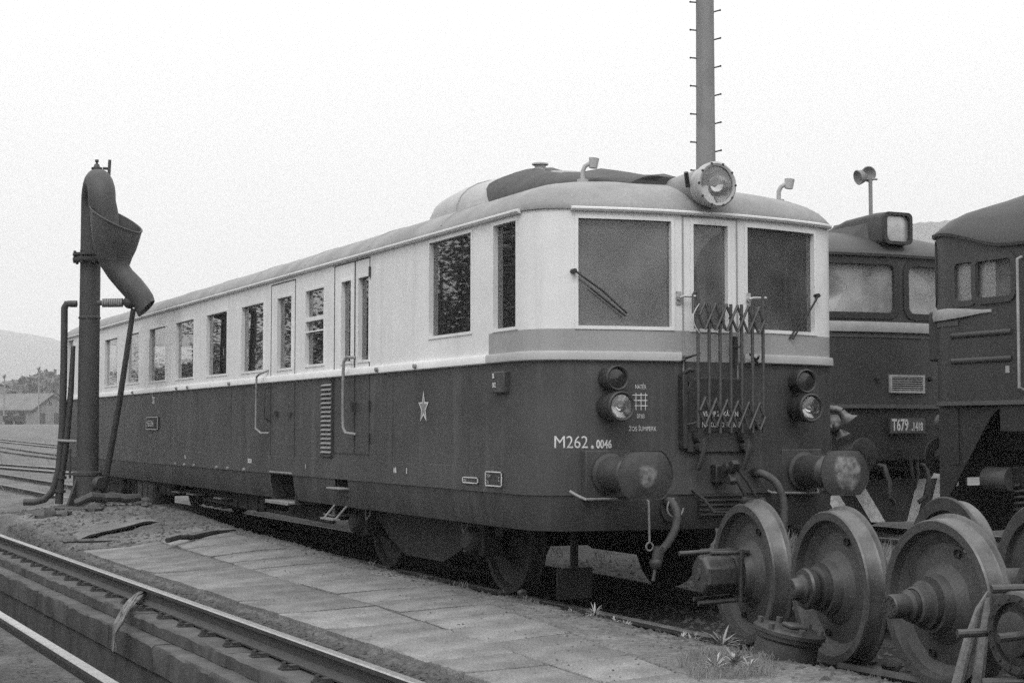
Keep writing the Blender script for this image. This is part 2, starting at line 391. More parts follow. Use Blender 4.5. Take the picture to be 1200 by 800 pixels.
def window(path, s0, s1, z0, z1, parent, frame_mat, glass_mat, r=0.0, border=.022, proud=.008, depth=.055, pane_off=-.035, name='window', m=4):
    mb = MB()
    L = lambda off, e: rect_loop(path, s0, s1, z0, z1, off, r, e, m=m)
    mb.loft([L(-.004, border), L(proud, border), L(proud, -.010), L(-depth, -.010)], caps=False)
    w = mb.build(name, frame_mat, parent, smooth=30)
    g = MB(); lp = L(pane_off, -.008); lq = L(pane_off-.006, -.008)
    def fill(lp, rev):
        c = sum((Vector(p) for p in lp), Vector())/len(lp)
        n = len(lp)
        if m <= 1 and False: pass
        g.add(lp+[c], [((i+1) % n, i, n) if rev else (i, (i+1) % n, n) for i in range(n)])
    if r > 0: fill(lp, True)
    else:
        k = len(lp)//2; bot = lp[:k]; top = lp[k:][::-1]
        g.add(bot+top, [(k+i, k+i+1, i+1, i) for i in range(k-1)])
    g.build('pane', glass_mat, w, smooth=60, recalc=False)
    return w
# ================================================================ setting: ground, tracks, pit, platform
def sstep(a, b, x):
    t = max(0.0, min(1.0, (x-a)/(b-a))); return t*t*(3-2*t)
from mathutils import noise as mnoise
def nz(x, y, s, seed=0.0): return mnoise.noise(Vector((x*s+seed, y*s-seed, seed*1.7)))
def shear(y): return -.024*max(-12, min(30, y))
PIT_Y0, PIT_Y1 = -8.0, 17.0
DRY = 9.85
PR = -3.325                                   # pit track, rail nearest the platform
def plat(x, y):
    base = -.045+.07*sstep(-3.28, -3.02, x-shear(y)*.9)+.055*sstep(-3.1, -1.5, x)
    base += .10*sstep(3.0, 9.0, y)*sstep(-3.0, -1.6, x)
    base += .21*math.exp(-((x+2.55)**2/1.3+(y-12.6)**2/4.2)) + .05*sstep(8, 11, y)
    return base
def gheight(x, y):
    u = x-shear(y)*sstep(-2.0, -3.2, x)
    far = sstep(60, 230, y)*2.1+sstep(230, 1200, y)*6
    h = -.10+.03*nz(x, y, .35, 3)
    if -40 < y < 60 and -60 < x < 60:
        wplat = sstep(-3.36, -3.30, u)*(1-sstep(-1.30, -1.02, x-.03*nz(x, y, 2.0, 9)))
        wplat *= 1-sstep(17, 24, y)
        rough_ = 1-sstep(-3.12, -2.98, u); p = plat(x, y)+.012*nz(x, y, 2.3, 1)+.008*nz(x, y, 7, 5)+rough_*(.03*nz(x, y, 9, 15)+.02*nz(x, y, 4, 12))
        # the ground under the paving slabs lies a little lower
        ws = sstep(-3.2, -3.1, u)*(1-sstep(xb(y)-.06, xb(y)+.02, x))*(1-sstep(8.3, 8.5, y))*sstep(-5.2, -5.0, y)
        p -= .03*ws
        # sunken drain in front of the crane
        hx = (x+2.52)/.56; hy = (y-DRY-.45*(x+2.52))/.20
        d = max(abs(hx), abs(hy)); p += .05*(sstep(.9, 1.05, d)-sstep(1.05, 2.2, d))*(1 if hy > 0 else .3)
        bed = -.13+.03*nz(x, y, 1.3, 4)+.02*nz(x, y, 6, 8)
        wbed = sstep(-1.25, -1.0, x)*(1-sstep(1.2, 1.6, x))
        h0 = -.07+.035*nz(x, y, .9, 2)+.02*nz(x, y, 4, 6)
        h = h0*(1-wbed)+bed*wbed
        h = h*(1-wplat)+p*wplat
        if u < -4.87: h = -.05+.03*nz(x, y, 1.2, 7)+.018*nz(x, y, 6, 2)
        e = sstep(30, 60, max(abs(x), abs(y))); h = h*(1-e)-.1*e
    return h+far
def xb(y): return -1.52 if y > 1.6 else -1.52-.135*(1.6-y)
def gtone(x, y):
    t = .085+.03*nz(x, y, .5, 11)
    u = x-shear(y)*sstep(-2.0, -3.2, x)
    if -30 < y < 40:
        wp = sstep(-3.3, -3.1, u)*(1-sstep(-1.42, -1.12, x-.05*nz(x, y, 2, 3)))
        strip = .125+.035*nz(x, y, 1.0, 4)
        # dirt along the pit rail is darker, dusty white spill in places
        strip *= .55+.45*sstep(-3.18, -2.98, u+.05*nz(x, y, 3, 8))
        strip += .05*max(0, nz(x, y, .9, 21))*sstep(-3.1, -2.9, u)
        t = t*(1-wp)+strip*wp
        wbed = sstep(-1.35, -1.1, x)*(1-sstep(1.0, 1.5, x))*(1-.45*sstep(21, 26, y))
        t = t*(1-wbed)+.030*wbed
        if x > 1.2 and y < 14: t = max(t*.8, .065)
        if u < -4.9: t = .065+.045*max(0, nz(x, y, 1.4, 31))
    else: t = .10+.02*nz(x, y, .1, 3)
    if y > 22 and x > -8: t = .115+.04*nz(x, y, .25, 6)
    return max(.015, t)
def steps(lst):
    out = []
    for a, b, n in lst: out += [a+(b-a)*i/n for i in range(n)]
    return out+[lst[-1][1]]
gx = steps([(-4200, -900, 6), (-900, -200, 6), (-200, -40, 8), (-40, -9, 12), (-9, -5.15, 14)])
PIT_L, PIT_R = -4.885, -3.275
gx = steps([(-4200, -900, 6), (-900, -200, 6), (-200, -40, 8), (-40, -9, 12), (-9, PIT_L, 14)])+steps([(PIT_R, -1.0, 46), (-1.0, 2.0, 40), (2.0, 9, 28), (9, 40, 18), (40, 200, 10), (200, 900, 7), (900, 4200, 7)])
gy = steps([(-4200, -800, 5), (-800, -60, 8), (-60, -10, 12), (-10, -4, 24), (-4, 9.4, 170), (9.4, 11.0, 40), (11.0, 17, 60), (17, 40, 50), (40, 130, 36), (130, 400, 24), (400, 1200, 10), (1200, 4200, 8)])
mb = MB(); nx_, ny_ = len(gx), len(gy); tone = []
iL = gx.index(PIT_L)
for y in gy:
    for u in gx:
        w = sstep(-1.6, -3.0, u)*sstep(-14, -7, u) if u > -14 else 0
        if u < -4.9: w = sstep(-14, -7, u)
        x = u+shear(y)*w
        if u in (PIT_L, PIT_R) and PIT_Y0-.01 <= y <= PIT_Y1+.01: z = -.06
        else: z = gheight(x, y)
        mb.v.append((x, y, z)); tone.append(gtone(x, y))
for j in range(ny_-1):
    for i in range(nx_-1):
        xm_, ym_ = (mb.v[j*nx_+i][0]+mb.v[j*nx_+i+1][0])/2, (gy[j]+gy[j+1])/2
        if 9 < ym_ < 11.5 and max(abs((xm_+2.52)/.60), abs((ym_-DRY-.45*(xm_+2.52))/.20)) < 1.0: continue     # open drain
        if i == iL and gy[j] >= PIT_Y0-.2 and gy[j+1] <= PIT_Y1+.2: continue
        a = j*nx_+i; mb.f.append((a, a+1, a+nx_+1, a+nx_)); mb.m.append(0)
me = mb.mesh('ground', 'ground', smooth=60, recalc=False)
at = me.attributes.new('tone', 'FLOAT', 'POINT'); at.data.foreach_set('value', tone)
ground = struct(link('ground', me))

# ---- rails
RP = [(-.0625, 0), (-.0625, .012), (-.02, .03), (-.008, .04), (-.008, .105), (-.034, .115), (-.036, .142), (-.028, .15), (.028, .15), (.036, .142), (.034, .115), (.008, .105), (.008, .04), (.02, .03), (.0625, .012), (.0625, 0)]
def rail_mesh(pts, z=0.0, top='rail_top', dz=None):
    mb = MB(); rg = []
    pts = [Vector((p[0], p[1], 0)) for p in pts]
    for i, p in enumerate(pts):
        t = (pts[min(i+1, len(pts)-1)]-pts[max(i-1, 0)]).normalized(); nrm = Vector((t.y, -t.x, 0))
        zz = z-.15+(dz(p.x, p.y) if dz else 0)
        rg.append([p+nrm*a+Vector((0, 0, zz+b)) for a, b in RP])
    n = len(RP)
    mb.loft(rg, True)
    mb.m = [1 if (k < (len(rg)-1)*n and (k % n) in (6, 7, 8)) else 0 for k in range(len(mb.f))]
    return mb.mesh('rail', ['rail_side', top], smooth=35)
def bolt_mesh():
    mb = MB(); mb.box(-.06, .06, -.045, .045, 0, .012); mb.cyl((-.035, 0, .014), (-.035, 0, .05), .016, n=6); mb.cyl((-.035, 0, .014), (-.035, 0, .03), .026, n=6); mb.box(-.0, .05, -.03, .03, .014, .028)
    return mb.mesh('rail_clip', 'rail_side', smooth=0)
def far_lift(x, y): return sstep(60, 230, y)*2.1
def ys(a, b, n): return [a+(b-a)*i/n for i in range(n+1)]
SLEEPER = MB().box(-1.25, 1.25, -.13, .13, -.34, -.155).mesh('sleeper', 'sleeper', smooth=0)
def track(name, rails, y0, y1, step, cx, top, label=None):
    t = struct(bpy.data.objects.new(name, None)); COL.objects.link(t)
    for r in rails: link('rail', rail_mesh(r, 0, top, far_lift), t)
    if y0 is not None:
        y = y0
        while y < y1:
            s = link('sleeper', SLEEPER, t, .015); s.location = (cx(y)+random.uniform(-.03, .03), y, random.uniform(-.015, 0)); s.rotation_euler = (0, 0, random.uniform(-.02, .02)); y += step
    return t
def rc_x(y): return -.012*max(0, y-22)**1.3*.5
track('railcar_track', [[(s*.7525+rc_x(y), y) for y in ys(-9, 22, 4)+ys(24, 150, 40)] for s in (-1, 1)], -8.5, 40, .65, rc_x, 'rail_dull')
LX = 7.3
track('locomotive_track', [[(LX+s*.7525, y) for y in ys(-25, 150, 10)] for s in (-1, 1)], -14, 30, .65, lambda y: LX, 'rail_dull')
track('yard_track', [[(3.9+s*.7525-.115*(y-38)*sstep(20, 44, y), y) for y in ys(22, 150, 40)] for s in (-1, 1)], 23, 44, .65, lambda y: 3.9-.115*(y-38)*sstep(20, 44, y), 'rail_top')
track('yard_track', [[(14+s*.7525-.06*(y-60), y) for y in ys(40, 190, 20)] for s in (-1, 1)], None, 0, 0, None, 'rail_top')

# ---- inspection pit with its own track
pit = struct(bpy.data.objects.new('inspection_pit', None)); COL.objects.link(pit)
pr = random.Random(3)
def pit_block(y0, y1, side, kind):
    """cap carries the rail, coping is the step below it, wall goes down to the pit floor"""
    mb = MB(); rg = []; n = max(2, int((y1-y0)/.16))
    for i in range(n+1):
        y = y0+(y1-y0)*i/n; x0 = PR+shear(y) if side > 0 else PR-1.505+shear(y); s = side
        j = lambda a: pr.uniform(-a, a)
        if kind == 'cap': pts = [(.30, -.175), (-.25+j(.006), -.165+j(.004)), (-.265+j(.012), -.18+j(.01)), (-.265+j(.006), -.262), (.30, -.262)]
        elif kind == 'coping': pts = [(.28, -.265), (-.40+j(.006), -.268+j(.004)), (-.415+j(.012), -.285+j(.012)), (-.415+j(.006), -.47), (.28, -.47)]
        else: pts = [(.28, -.472), (-.395, -.472), (-.395, -1.25), (.28, -1.25)]
        rg.append([(x0+s*a, y, b) for a, b in pts])
    mb.loft(rg, True)
    return mb.build({'cap': 'kerb_block', 'coping': 'coping_block', 'wall': 'pit_wall'}[kind], 'pit_concrete', pit, smooth=25)
for side in (1, -1):
    for kind, ln in (('cap', 2.35), ('coping', 1.55), ('wall', 6.2)):
        y = PIT_Y0-pr.uniform(0, .3)
        while y < PIT_Y1:
            l = ln*pr.uniform(.85, 1.15); pit_block(y+.006, min(y+l, PIT_Y1+.2)-.006, side, kind); y += l
mb = MB(); mb.add([(PR-1.6, PIT_Y0, -1.2), (PR+.2, PIT_Y0, -1.2), (PR+.2+shear(PIT_Y1), PIT_Y1, -1.2), (PR-1.6+shear(PIT_Y1), PIT_Y1, -1.2)], [(0, 1, 2, 3)])
mb.build('pit_floor', 'under_dark', pit, recalc=False)
ptrack = struct(bpy.data.objects.new('pit_track', None)); COL.objects.link(ptrack)
for k in (0, -1.505): link('rail', rail_mesh([(PR+k+shear(y), y) for y in ys(-12, 30, 24)], 0, 'rail_top'), ptrack)
CLIP = bolt_mesh()
for k, sg in ((0, 1), (-1.505, -1)):
    y = -3.5
    while y < 16:
        c = link('rail_clip', CLIP, ptrack); c.location = (PR+k+shear(y)-sg*.115, y, -.166); c.rotation_euler = (0, 0, (0 if sg > 0 else math.pi)+random.uniform(-.05, .05)); y += .62

# ---- paving slabs between the tracks
pave = struct(bpy.data.objects.new('pavement', None)); COL.objects.link(pave)
pr = random.Random(11)
def slab(xa0, xa1, xb0, xb1, y0, y1, dz):
    """near-left, near-right, far-left, far-right"""
    c = [(xa0, y0), (xa1, y0), (xb1, y1), (xb0, y1)]; g = .007
    cx_ = sum(p[0] for p in c)/4; cy_ = sum(p[1] for p in c)/4; n = 5; loop = []
    for (x0, y0_), (x1, y1_) in zip(c, c[1:]+c[:1]):
        for i in range(n):
            f = i/n; x = x0+(x1-x0)*f; y = y0_+(y1_-y0_)*f
            k = g+abs(pr.gauss(0, .006))+(.03 if i == 0 else 0)*pr.random()**2
            d = Vector((cx_-x, cy_-y, 0)).normalized()*k; loop.append((x+d.x, y+d.y))
    tx, ty = pr.uniform(-.014, .014), pr.uniform(-.012, .012)
    H = lambda x, y: plat(x, y)+dz+tx*(x-cx_)+ty*(y-cy_)
    mb = MB(); top = [Vector((x, y, H(x, y))) for x, y in loop]; ins = [Vector((cx_+(x-cx_)*.975, cy_+(y-cy_)*.975, H(x, y)+.006)) for x, y in loop]
    bot = [p-Vector((0, 0, .07)) for p in top]
    mb.loft([bot, top, ins], True)
    org = Vector((cx_, cy_, 0)); me = mb.mesh('slab', 'slab', org, smooth=50); o = link('slab', me, pave); o.location = org; return o
yy = {0: -5.0, 1: -4.7, 2: -5.0}
def xl(y): return -3.06+shear(y)*.9
def xm(y): return -2.30+shear(y)*.3+(0 if y > 1.6 else -.06*(1.6-y))
for row in (0, 1):
    y = -5.0+row*.28
    while y < 8.3:
        l = .70*pr.choice((.72, 1, 1, 1.0, 1.42)); y1 = min(y+l, 8.45)
        A, B = (xl, xm) if row == 0 else (xm, xb)
        slab(A(y), B(y), A(y1), B(y1), y, y1, pr.uniform(-.006, .006)); y = y1

x0, x1, y0, y1, zt = -3.3, -1.75, 9.2, 10.5, .08
mb = MB(); mb.add([(x0, y0, -.9), (x1, y0, -.9), (x1, y1, -.9), (x0, y1, -.9), (x0, y0, zt), (x1, y0, zt), (x1, y1, zt), (x0, y1, zt)], [(0, 1, 2, 3), (0, 4, 5, 1), (1, 5, 6, 2), (2, 6, 7, 3), (3, 7, 4, 0)])
struct(mb.build('drain_pit', 'under_dark', None, smooth=0, recalc=False))
mb = MB(); n = 48; rg = []; pq = random.Random(21); tone = []
jit = [pq.uniform(-1, 1) for _ in range(n)]
for k, (ex, ey, lift, jj) in enumerate(((.50, .17, -.12, .02), (.505, .175, .010, .02), (.54, .20, .016, .02), (.66, .28, .010, .0), (.85, .42, -.012, 0))):
    ring = []
    for i in range(n):
        a = 2*math.pi*i/n; c, s_ = math.cos(a), math.sin(a); c = math.copysign(abs(c)**.7, c); s_ = math.copysign(abs(s_)**.5, s_)
        x = -2.52+(ex+jj*jit[i])*c; y = DRY+(ey+jj*jit[(i*3) % n])*s_+.45*(x+2.52); ring.append((x, y, gheight(x, y)+lift+.006*jit[(i*5) % n]*(k < 4))); tone.append(.10 if k > 1 else .07)
    rg.append(ring)
mb.loft(rg, False); me = mb.mesh('drain_rim', 'ground', smooth=50, recalc=False); at = me.attributes.new('tone', 'FLOAT', 'POINT'); at.data.foreach_set('value', tone); struct(link('drain_rim', me))

# loose grit: strip along the pit rail, slab joints, both sides of the railcar's track, far ground beyond
gr = random.Random(17); mb = MB()
def grit(x, y, s, z=None):
    z = gheight(x, y) if z is None else z
    a = gr.uniform(0, 6.28); c, n = math.cos(a)*s, math.sin(a)*s; k1, k2, k3 = gr.uniform(.6, 1.2), gr.uniform(.5, 1.1), gr.uniform(.4, .9)
    o = len(mb.v); mb.v += [(x+c*k1, y+n*k1, z), (x-n*k2, y+c*k2, z+s*.1), (x-c, y-n, z), (x+n, y-c, z), (x+c*.1, y+n*.2, z+s*k3), (x, y, z-s*.3)]
    for f in ((0, 1, 4), (1, 2, 4), (2, 3, 4), (3, 0, 4)): mb.f.append(tuple(i+o for i in f)); mb.m.append(0)
for k in range(6500):
    y = -5+gr.random()**1.2*17; x = -3.27+shear(y)+abs(gr.gauss(0, .07)); grit(x, y, gr.choice((.005, .007, .009, .013, .02))*gr.uniform(.7, 1.3), max(gheight(x, y), plat(x, y)-.012))
for k in range(2500):
    y = gr.uniform(-5, 8.4); e = gr.choice((xl, xm, xb)); x = e(y)+gr.gauss(0, .015); grit(x, y, gr.uniform(.003, .008), plat(x, y)-.004)
for k in range(900):
    y = gr.uniform(-5, 9); x = gr.uniform(-3.05, -1.4); grit(x, y, gr.uniform(.003, .011), plat(x, y)+.004)
for k in range(5000):
    y = -6+gr.random()*22; x = -1.22+gr.gauss(0, .14); grit(x, y, gr.choice((.006, .009, .013, .02))*gr.uniform(.7, 1.4))
for k in range(4000):
    y = gr.uniform(-6, 6); x = gr.uniform(-.7, 2.2); grit(x, y, gr.uniform(.01, .035))
for k in range(2500):
    y = gr.uniform(8.4, 16); x = gr.uniform(-3.3, -1.2); grit(x, y, gr.choice((.006, .01, .016, .03))*gr.uniform(.7, 1.3))
for k in range(1200):
    y = gr.uniform(-3, 9); x = -5.0-abs(gr.gauss(0, .4))+shear(y); grit(x, y, gr.uniform(.006, .02))
tag(mb.build('gravel', 'stone', None, smooth=0, recalc=False), None, None, kind='stuff')

mb = MB(); f0, f1 = Vector((-3.10, DRY-.16-.45*.58, 0)), Vector((-1.98, DRY-.10+.45*.54, 0)); n = 14; rg = []; pq = random.Random(5)
for i in range(n+1):
    p = f0.lerp(f1, i/n); t_ = i/n; j = pq.uniform(-.02, .02); b = p+Vector((-.15, .50+pq.uniform(-.03, .03), 0))
    hz_ = .055*min(1, 6*t_, 6*(1-t_))
    zf = plat(p.x, p.y)+.012+hz_; zb = plat(b.x, b.y)+.01
    q = p+Vector((0, j, 0)); rg.append([q+Vector((0, 0, zf)), b+Vector((0, 0, zb+.045)), b+Vector((0, 0, zb)), q+Vector((0, .02, zf-.028))])
mb.loft(rg, True); tag(mb.build('drain_cover', 'slab', None, smooth=25), 'worn concrete drain cover lying askew over a dark opening by the water crane', 'drain cover')
# ================================================================ the railcar
W, YS, LEN = 1.402, 1.05, 21.24
def bez(p0, p1, p2, n): return [((1-t)**2*p0[0]+2*t*(1-t)*p1[0]+t*t*p2[0], (1-t)**2*p0[1]+2*t*(1-t)*p1[1]+t*t*p2[1]) for t in [i/n for i in range(n+1)]]
def yf0(x): return .53+.126*x*x
_half = [(x, yf0(x)) for x in [0, .1, .165, .24, .335, .45, .6, .75, .9, 1.0, 1.085]]
_half += bez((1.12, yf0(1.12)), (W, yf0(1.12)+.28*.282), (W, YS), 10)
_FX = [p[0] for p in _half]; _FY = [p[1] for p in _half]
def front_y(x): return float(np.interp(abs(x), _FX, _FY))
fr_pts = [(x, y) for x, y in _half[::-1]]+[(-x, y) for x, y in _half[1:]]        # right -> left over the front
re_pts = [(-x, LEN-y) for x, y in _half[::-1]]+[(x, LEN-y) for x, y in _half[1:]]  # left -> right over the rear
k0 = len(_half)-1
loop = re_pts[k0:]+fr_pts+re_pts[:k0+1]
RCP = Path(loop)
rc = thing('railcar', 'two-tone motor railcar with cream upper body, dark lower body and folding gate on its front', 'railcar')
def sL(y): return RCP.near(-W, y)
def sR(y): return RCP.near(W, y)
def sF(x): return RCP.near(x, front_y(x))

side_win = [(1.05, 1.475, 2.155, 2.985), (1.885, 2.775, 2.165, 2.985), (4.225, 4.525, 2.03, 2.835), (4.715, 5.01, 2.03, 2.835), (5.52, 6.12, 2.04, 2.83), (6.58, 7.10, 2.035, 2.825),
            (7.61, 8.505, 2.045, 2.825), (9.13, 10.09, 2.05, 2.83), (10.73, 11.70, 2.055, 2.83), (12.28, 13.275, 2.06, 2.83), (13.95, 14.83, 2.07, 2.83), (15.46, 16.45, 2.07, 2.83),
            (17.15, 17.45, 2.05, 2.83), (17.6, 17.9, 2.05, 2.83), (18.3, 18.75, 2.12, 2.95), (19.2, 19.75, 2.155, 2.985)]
front_win = [(-1.085, -.335, 2.15, 2.975), (-.165, .165, 2.145, 2.965), (.335, 1.085, 2.155, 2.97)]
holes = []
for a, b, c, d in side_win: holes += [(sL(a), sL(b), c, d), (sR(b), sR(a), c, d)]
for a, b, c, d in front_win: holes.append((sF(b), sF(a), c, d))
for a, b in ((-1.085, -.335), (.335, 1.085)):
    holes.append((RCP.near(a, LEN-front_y(a)) if a < 0 else RCP.near(a, LEN-front_y(a)), RCP.near(b, LEN-front_y(b)), 2.15, 2.97))
holes = [(min(h[0], h[1]), max(h[0], h[1]), h[2], h[3]) for h in holes]
cream, grey, red = MB(), MB(), MB()
sg0, sg1 = sR(1.56), sL(1.56)
shell(RCP, [1.97, 2.135, 3.06], holes, lambda s, z: grey if (sg0 < s < sg1 and z < 2.135) else cream, extra=(sg0, sg1))
cream.build('upper_body', 'cream', rc, smooth=40); grey.build('front_band', 'band_grey', rc, smooth=40)
shell(RCP, [.90, 1.90], [], lambda s, z: red)
red.build('lower_body', 'body_red', rc, smooth=40)
# inner lining
ln = MB(); shell(RCP, [1.15, 3.02], holes, lambda s, z: ln, offz=lambda z: -.07); ln.build('inner_lining', 'interior', rc, smooth=40)
mb = MB(); mb.add([RCP.pos(s, 3.02, -.06) for s in RCP.s[:-1]], [tuple(range(len(RCP.s)-1))]); mb.build('ceiling', 'interior_light', rc, smooth=0)
mb = MB(); mb.add([RCP.pos(s, 1.15, -.06) for s in RCP.s[:-1]], [tuple(range(len(RCP.s)-1))]); mb.build('floor', 'interior_dark', rc, smooth=0)

def sweep(path, s0, s1, prof, mb=None, ext=None):
    """closed profile (offset, z) along the plan path"""
    mb = mb or MB(); ss = [s0]+[t for t in path.s if s0+1e-3 < t < s1-1e-3]+[s1]
    mb.loft([[path.pos(t, z, o) for o, z in prof] for t in ss], True); return mb
S_END = RCP.s[-1]
bp_ = [(-.02, 1.895), (.020, 1.897), (.030, 1.905), (.030, 1.955), (.024, 1.968), (-.02, 1.975)]
sweep(RCP, sg1, S_END, bp_).build('belt_moulding', 'cream', rc, smooth=30); sweep(RCP, 0, sg0, bp_).build('belt_moulding', 'cream', rc, smooth=30)
sweep(RCP, sF(-.27), sg1, bp_).build('belt_moulding', 'belt_light', rc, smooth=30); sweep(RCP, sg0, sF(.30), bp_).build('belt_moulding', 'belt_light', rc, smooth=30)
mb = sweep(RCP, sF(.30), sF(-.27), [(-.02, 1.9), (.003, 1.9), (.003, 1.975), (-.02, 1.975)]); mb.build('door_sill_panel', 'band_grey', rc)
# sole bar sheet laid over the body foot, higher over the buffer beam, and the skirt below it
mb = MB()
yj0, yj1 = 1.12, 1.30
for rng in ((0, sR(yj0)), (sL(yj0), S_END)):
    pass
def topz(s):
    p = RCP.pos(s)
    if p.y < 3 or p.y > LEN-3:
        d = min(p.y, LEN-p.y); return 1.19-.10*sstep(yj0, yj1, d) if abs(p.x) > 1.2 else 1.19
    return 1.09
ss = sorted(set([t for t in RCP.s]+[sL(y) for y in (1.12, 1.16, 1.2, 1.25, 1.3, 3, 5, 6.5, 7.3, 9, 12, 15, 18)]+[sR(y) for y in (1.12, 1.16, 1.2, 1.25, 1.3, 3, 6, 9, 12, 15, 18)]))
mb.loft([[RCP.pos(t, .895, -.01), RCP.pos(t, .897, .012), RCP.pos(t, topz(t), .012), RCP.pos(t, topz(t)+.004, -.01)] for t in ss], False)
mb.build('sole_bar_sheet', 'body_red', rc, smooth=30)
skirt_holes = [(sL(6.50), sL(7.30), .55, .96), (sL(4.80), sL(5.16), .80, .96), (sR(7.30), sR(6.50), .55, .96)]
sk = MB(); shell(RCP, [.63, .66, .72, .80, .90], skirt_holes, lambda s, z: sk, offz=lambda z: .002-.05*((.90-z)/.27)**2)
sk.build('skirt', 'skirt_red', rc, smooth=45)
sk = MB(); shell(RCP, [.632, .90], skirt_holes, lambda s, z: sk, offz=lambda z: -.06); sk.build('skirt_lining', 'under_dark', rc)
mb = MB(); mb.add([RCP.pos(s, 1.0, -.02) for s in RCP.s[:-1]], [tuple(range(len(RCP.s)-1))]); mb.build('underfloor', 'under_dark', rc, smooth=0)
# step wells
for y0, y1, z0 in ((6.50, 7.30, .60), (4.80, 5.16, .80)):
    mb = MB(); x1 = -W+.30; top = .96 if z0 < .7 else .899
    mb.box(x1, x1+.02, y0, y1, z0, 1.0); mb.box(-W+.02, x1, y0-.02, y0, z0, 1.0); mb.box(-W+.02, x1, y1, y1+.02, z0, 1.0)
    mb.build('step_well', 'under_grey', rc)
mb = MB(); mb.box(-W-.05, -W+.24, 6.52, 7.30, .585, .61); mb.box(-W-.06, -W-.045, 6.50, 7.32, .575, .615); mb.build('entrance_step', 'step_light', rc, .006)
mb = MB(); mb.box(-W-.02, -W+.2, 6.5, 7.3, .905, .925); mb.build('entrance_sill', 'step_light', rc, .004)
mb = MB(); mb.box(-W-.09, -W+.05, 4.78, 5.18, .802, .818); mb.build('foot_step', 'step_light', rc, .003)
mb = MB(); mb.box(-W-.10, -W-.02, 4.95, 5.32, .50, .515); mb.tube([(-W-.06, 4.97, .51), (-W+.03, 4.90, .64)], .011); mb.tube([(-W-.06, 5.30, .51), (-W+.03, 5.24, .64)], .011); mb.build('foot_step', 'step_light', rc)

# roof
PROF = [(-.012, 3.035), (-.012, 3.062), (.012, 3.10), (.055, 3.155), (.12, 3.205), (.22, 3.255), (.36, 3.30), (.55, 3.345), (.8, 3.39), (1.1, 3.42), (1.395, 3.43)]
mb = MB(); rg = []
YC = LEN/2; HY = YC-.53
for ins, z in PROF:
    rg.append([(p.x*(1-ins/W), YC+(p.y-YC)*(1-ins/HY), z) for p in RCP.p[:-1]])
mb.loft(rg, False)
# subdivide long side runs so the canvas can sag a little
roof = mb.build('roof', 'roof_canvas', rc, smooth=50)
for y in [2.55, 4.3, 6.2, 8.1, 10.0, 11.9, 13.8, 15.7, 17.6]:
    mb = MB(); rg = []
    for ins, z in PROF[2:]:
        rg.append((ins, z))
    pts = [(-W+i, y, z) for i, z in rg]+[(W-i, y, z) for i, z in rg[::-1]]
    mb.loft([[Vector(p)+Vector((0, dy, dz)) for p in pts] for dy, dz in ((-.022, -.004), (-.015, .007), (.015, .007), (.022, -.004))], False, closed=False)
    mb.build('roof_seam', 'roof_canvas', roof)
# rain gutters
def gutter(s0, s1): sweep(RCP, s0, s1, [(0, 3.018), (.03, 3.02), (.042, 3.034), (.042, 3.046), (.03, 3.052), (0, 3.055)]).build('rain_gutter', 'cream', rc, smooth=30)
gutter(sL(.98), sL(20.2)); gutter(sR(20.2), sR(.98)); gutter(sF(1.28), sF(-1.13))
# cooler cowl on the roof and its dark tarpaulin
def arch(y, hw, z0, h, n=14, dy=0): return [(hw*math.cos(math.pi*i/n)*(1 if abs(math.cos(math.pi*i/n)) < .98 else 1.0), y, z0+h*math.sin(math.pi*i/n)**.6) for i in range(n+1)]
mb = MB(); mb.loft([arch(4.80, .56, 3.30, .20), arch(4.79, .58, 3.30, .40), arch(4.70, .60, 3.30, .46), arch(4.3, .62, 3.30, .50), arch(3.4, .62, 3.30, .49), arch(2.75, .62, 3.30, .40), arch(2.73, .58, 3.3, .36)], True, closed=False)
cowl = mb.build('roof_cowl', 'cowl_light', rc, smooth=45)
mb = MB(); mb.loft([arch(y, .632, 3.30, h) for y, h in ((4.02, .507), (4.00, .507))], True, closed=False); mb.build('cowl_band', 'cowl_light', cowl)
mb = MB(); rg = []
for i, (y, hw, h) in enumerate([(3.35, .632, .497), (3.15, .65, .475), (2.8, .65, .405), (2.4, .66, .345), (2.05, .66, .29), (1.7, .64, .23), (1.35, .60, .165), (1.0, .45, .08)]):
    a = arch(y, hw, 3.30, h, 18)
    rg.append([(x, yy_+.06*math.sin(x*9+i)-.25*max(0, 1-(z-3.3)/.3)*(1 if i < 1 else 0), z+.018*math.sin(7*x+2.1*i)+.01*math.sin(17*x+i)) for x, yy_, z in a])
mb.loft(rg, True, closed=False); mb.build('tarpaulin', 'tarp_dark', rc, smooth=60)
mb = MB(); mb.cyl((-.25, 2.95, 3.62), (-.25, 2.95, 3.765), .05); mb.cyl((-.25, 2.95, 3.765), (-.25, 2.95, 3.778), .075); mb.build('vent_cap', 'cowl_light', rc)
# ventilator pipes on the cab roof
for x, y, fl in ((-.70, 1.30, 3.345), (.97, 1.0, 3.25)):
    mb = MB(); z0 = fl
    mb.cyl((x, y, z0-.02), (x, y, z0+.025), .045, n=12); mb.tube([(x, y, z0), (x, y, z0+.09), (x+.015, y-.01, z0+.13), (x+.05, y-.03, z0+.155)], .018, 10)
    mb.lathe([(.018, -.025), (.034, -.025), (.042, .055), (.025, .055)], (x+.075, y-.04, z0+.14), (.1, -.05, 1), 14, caps=True)
    mb.build('roof_ventilator', 'cowl_light', rc)

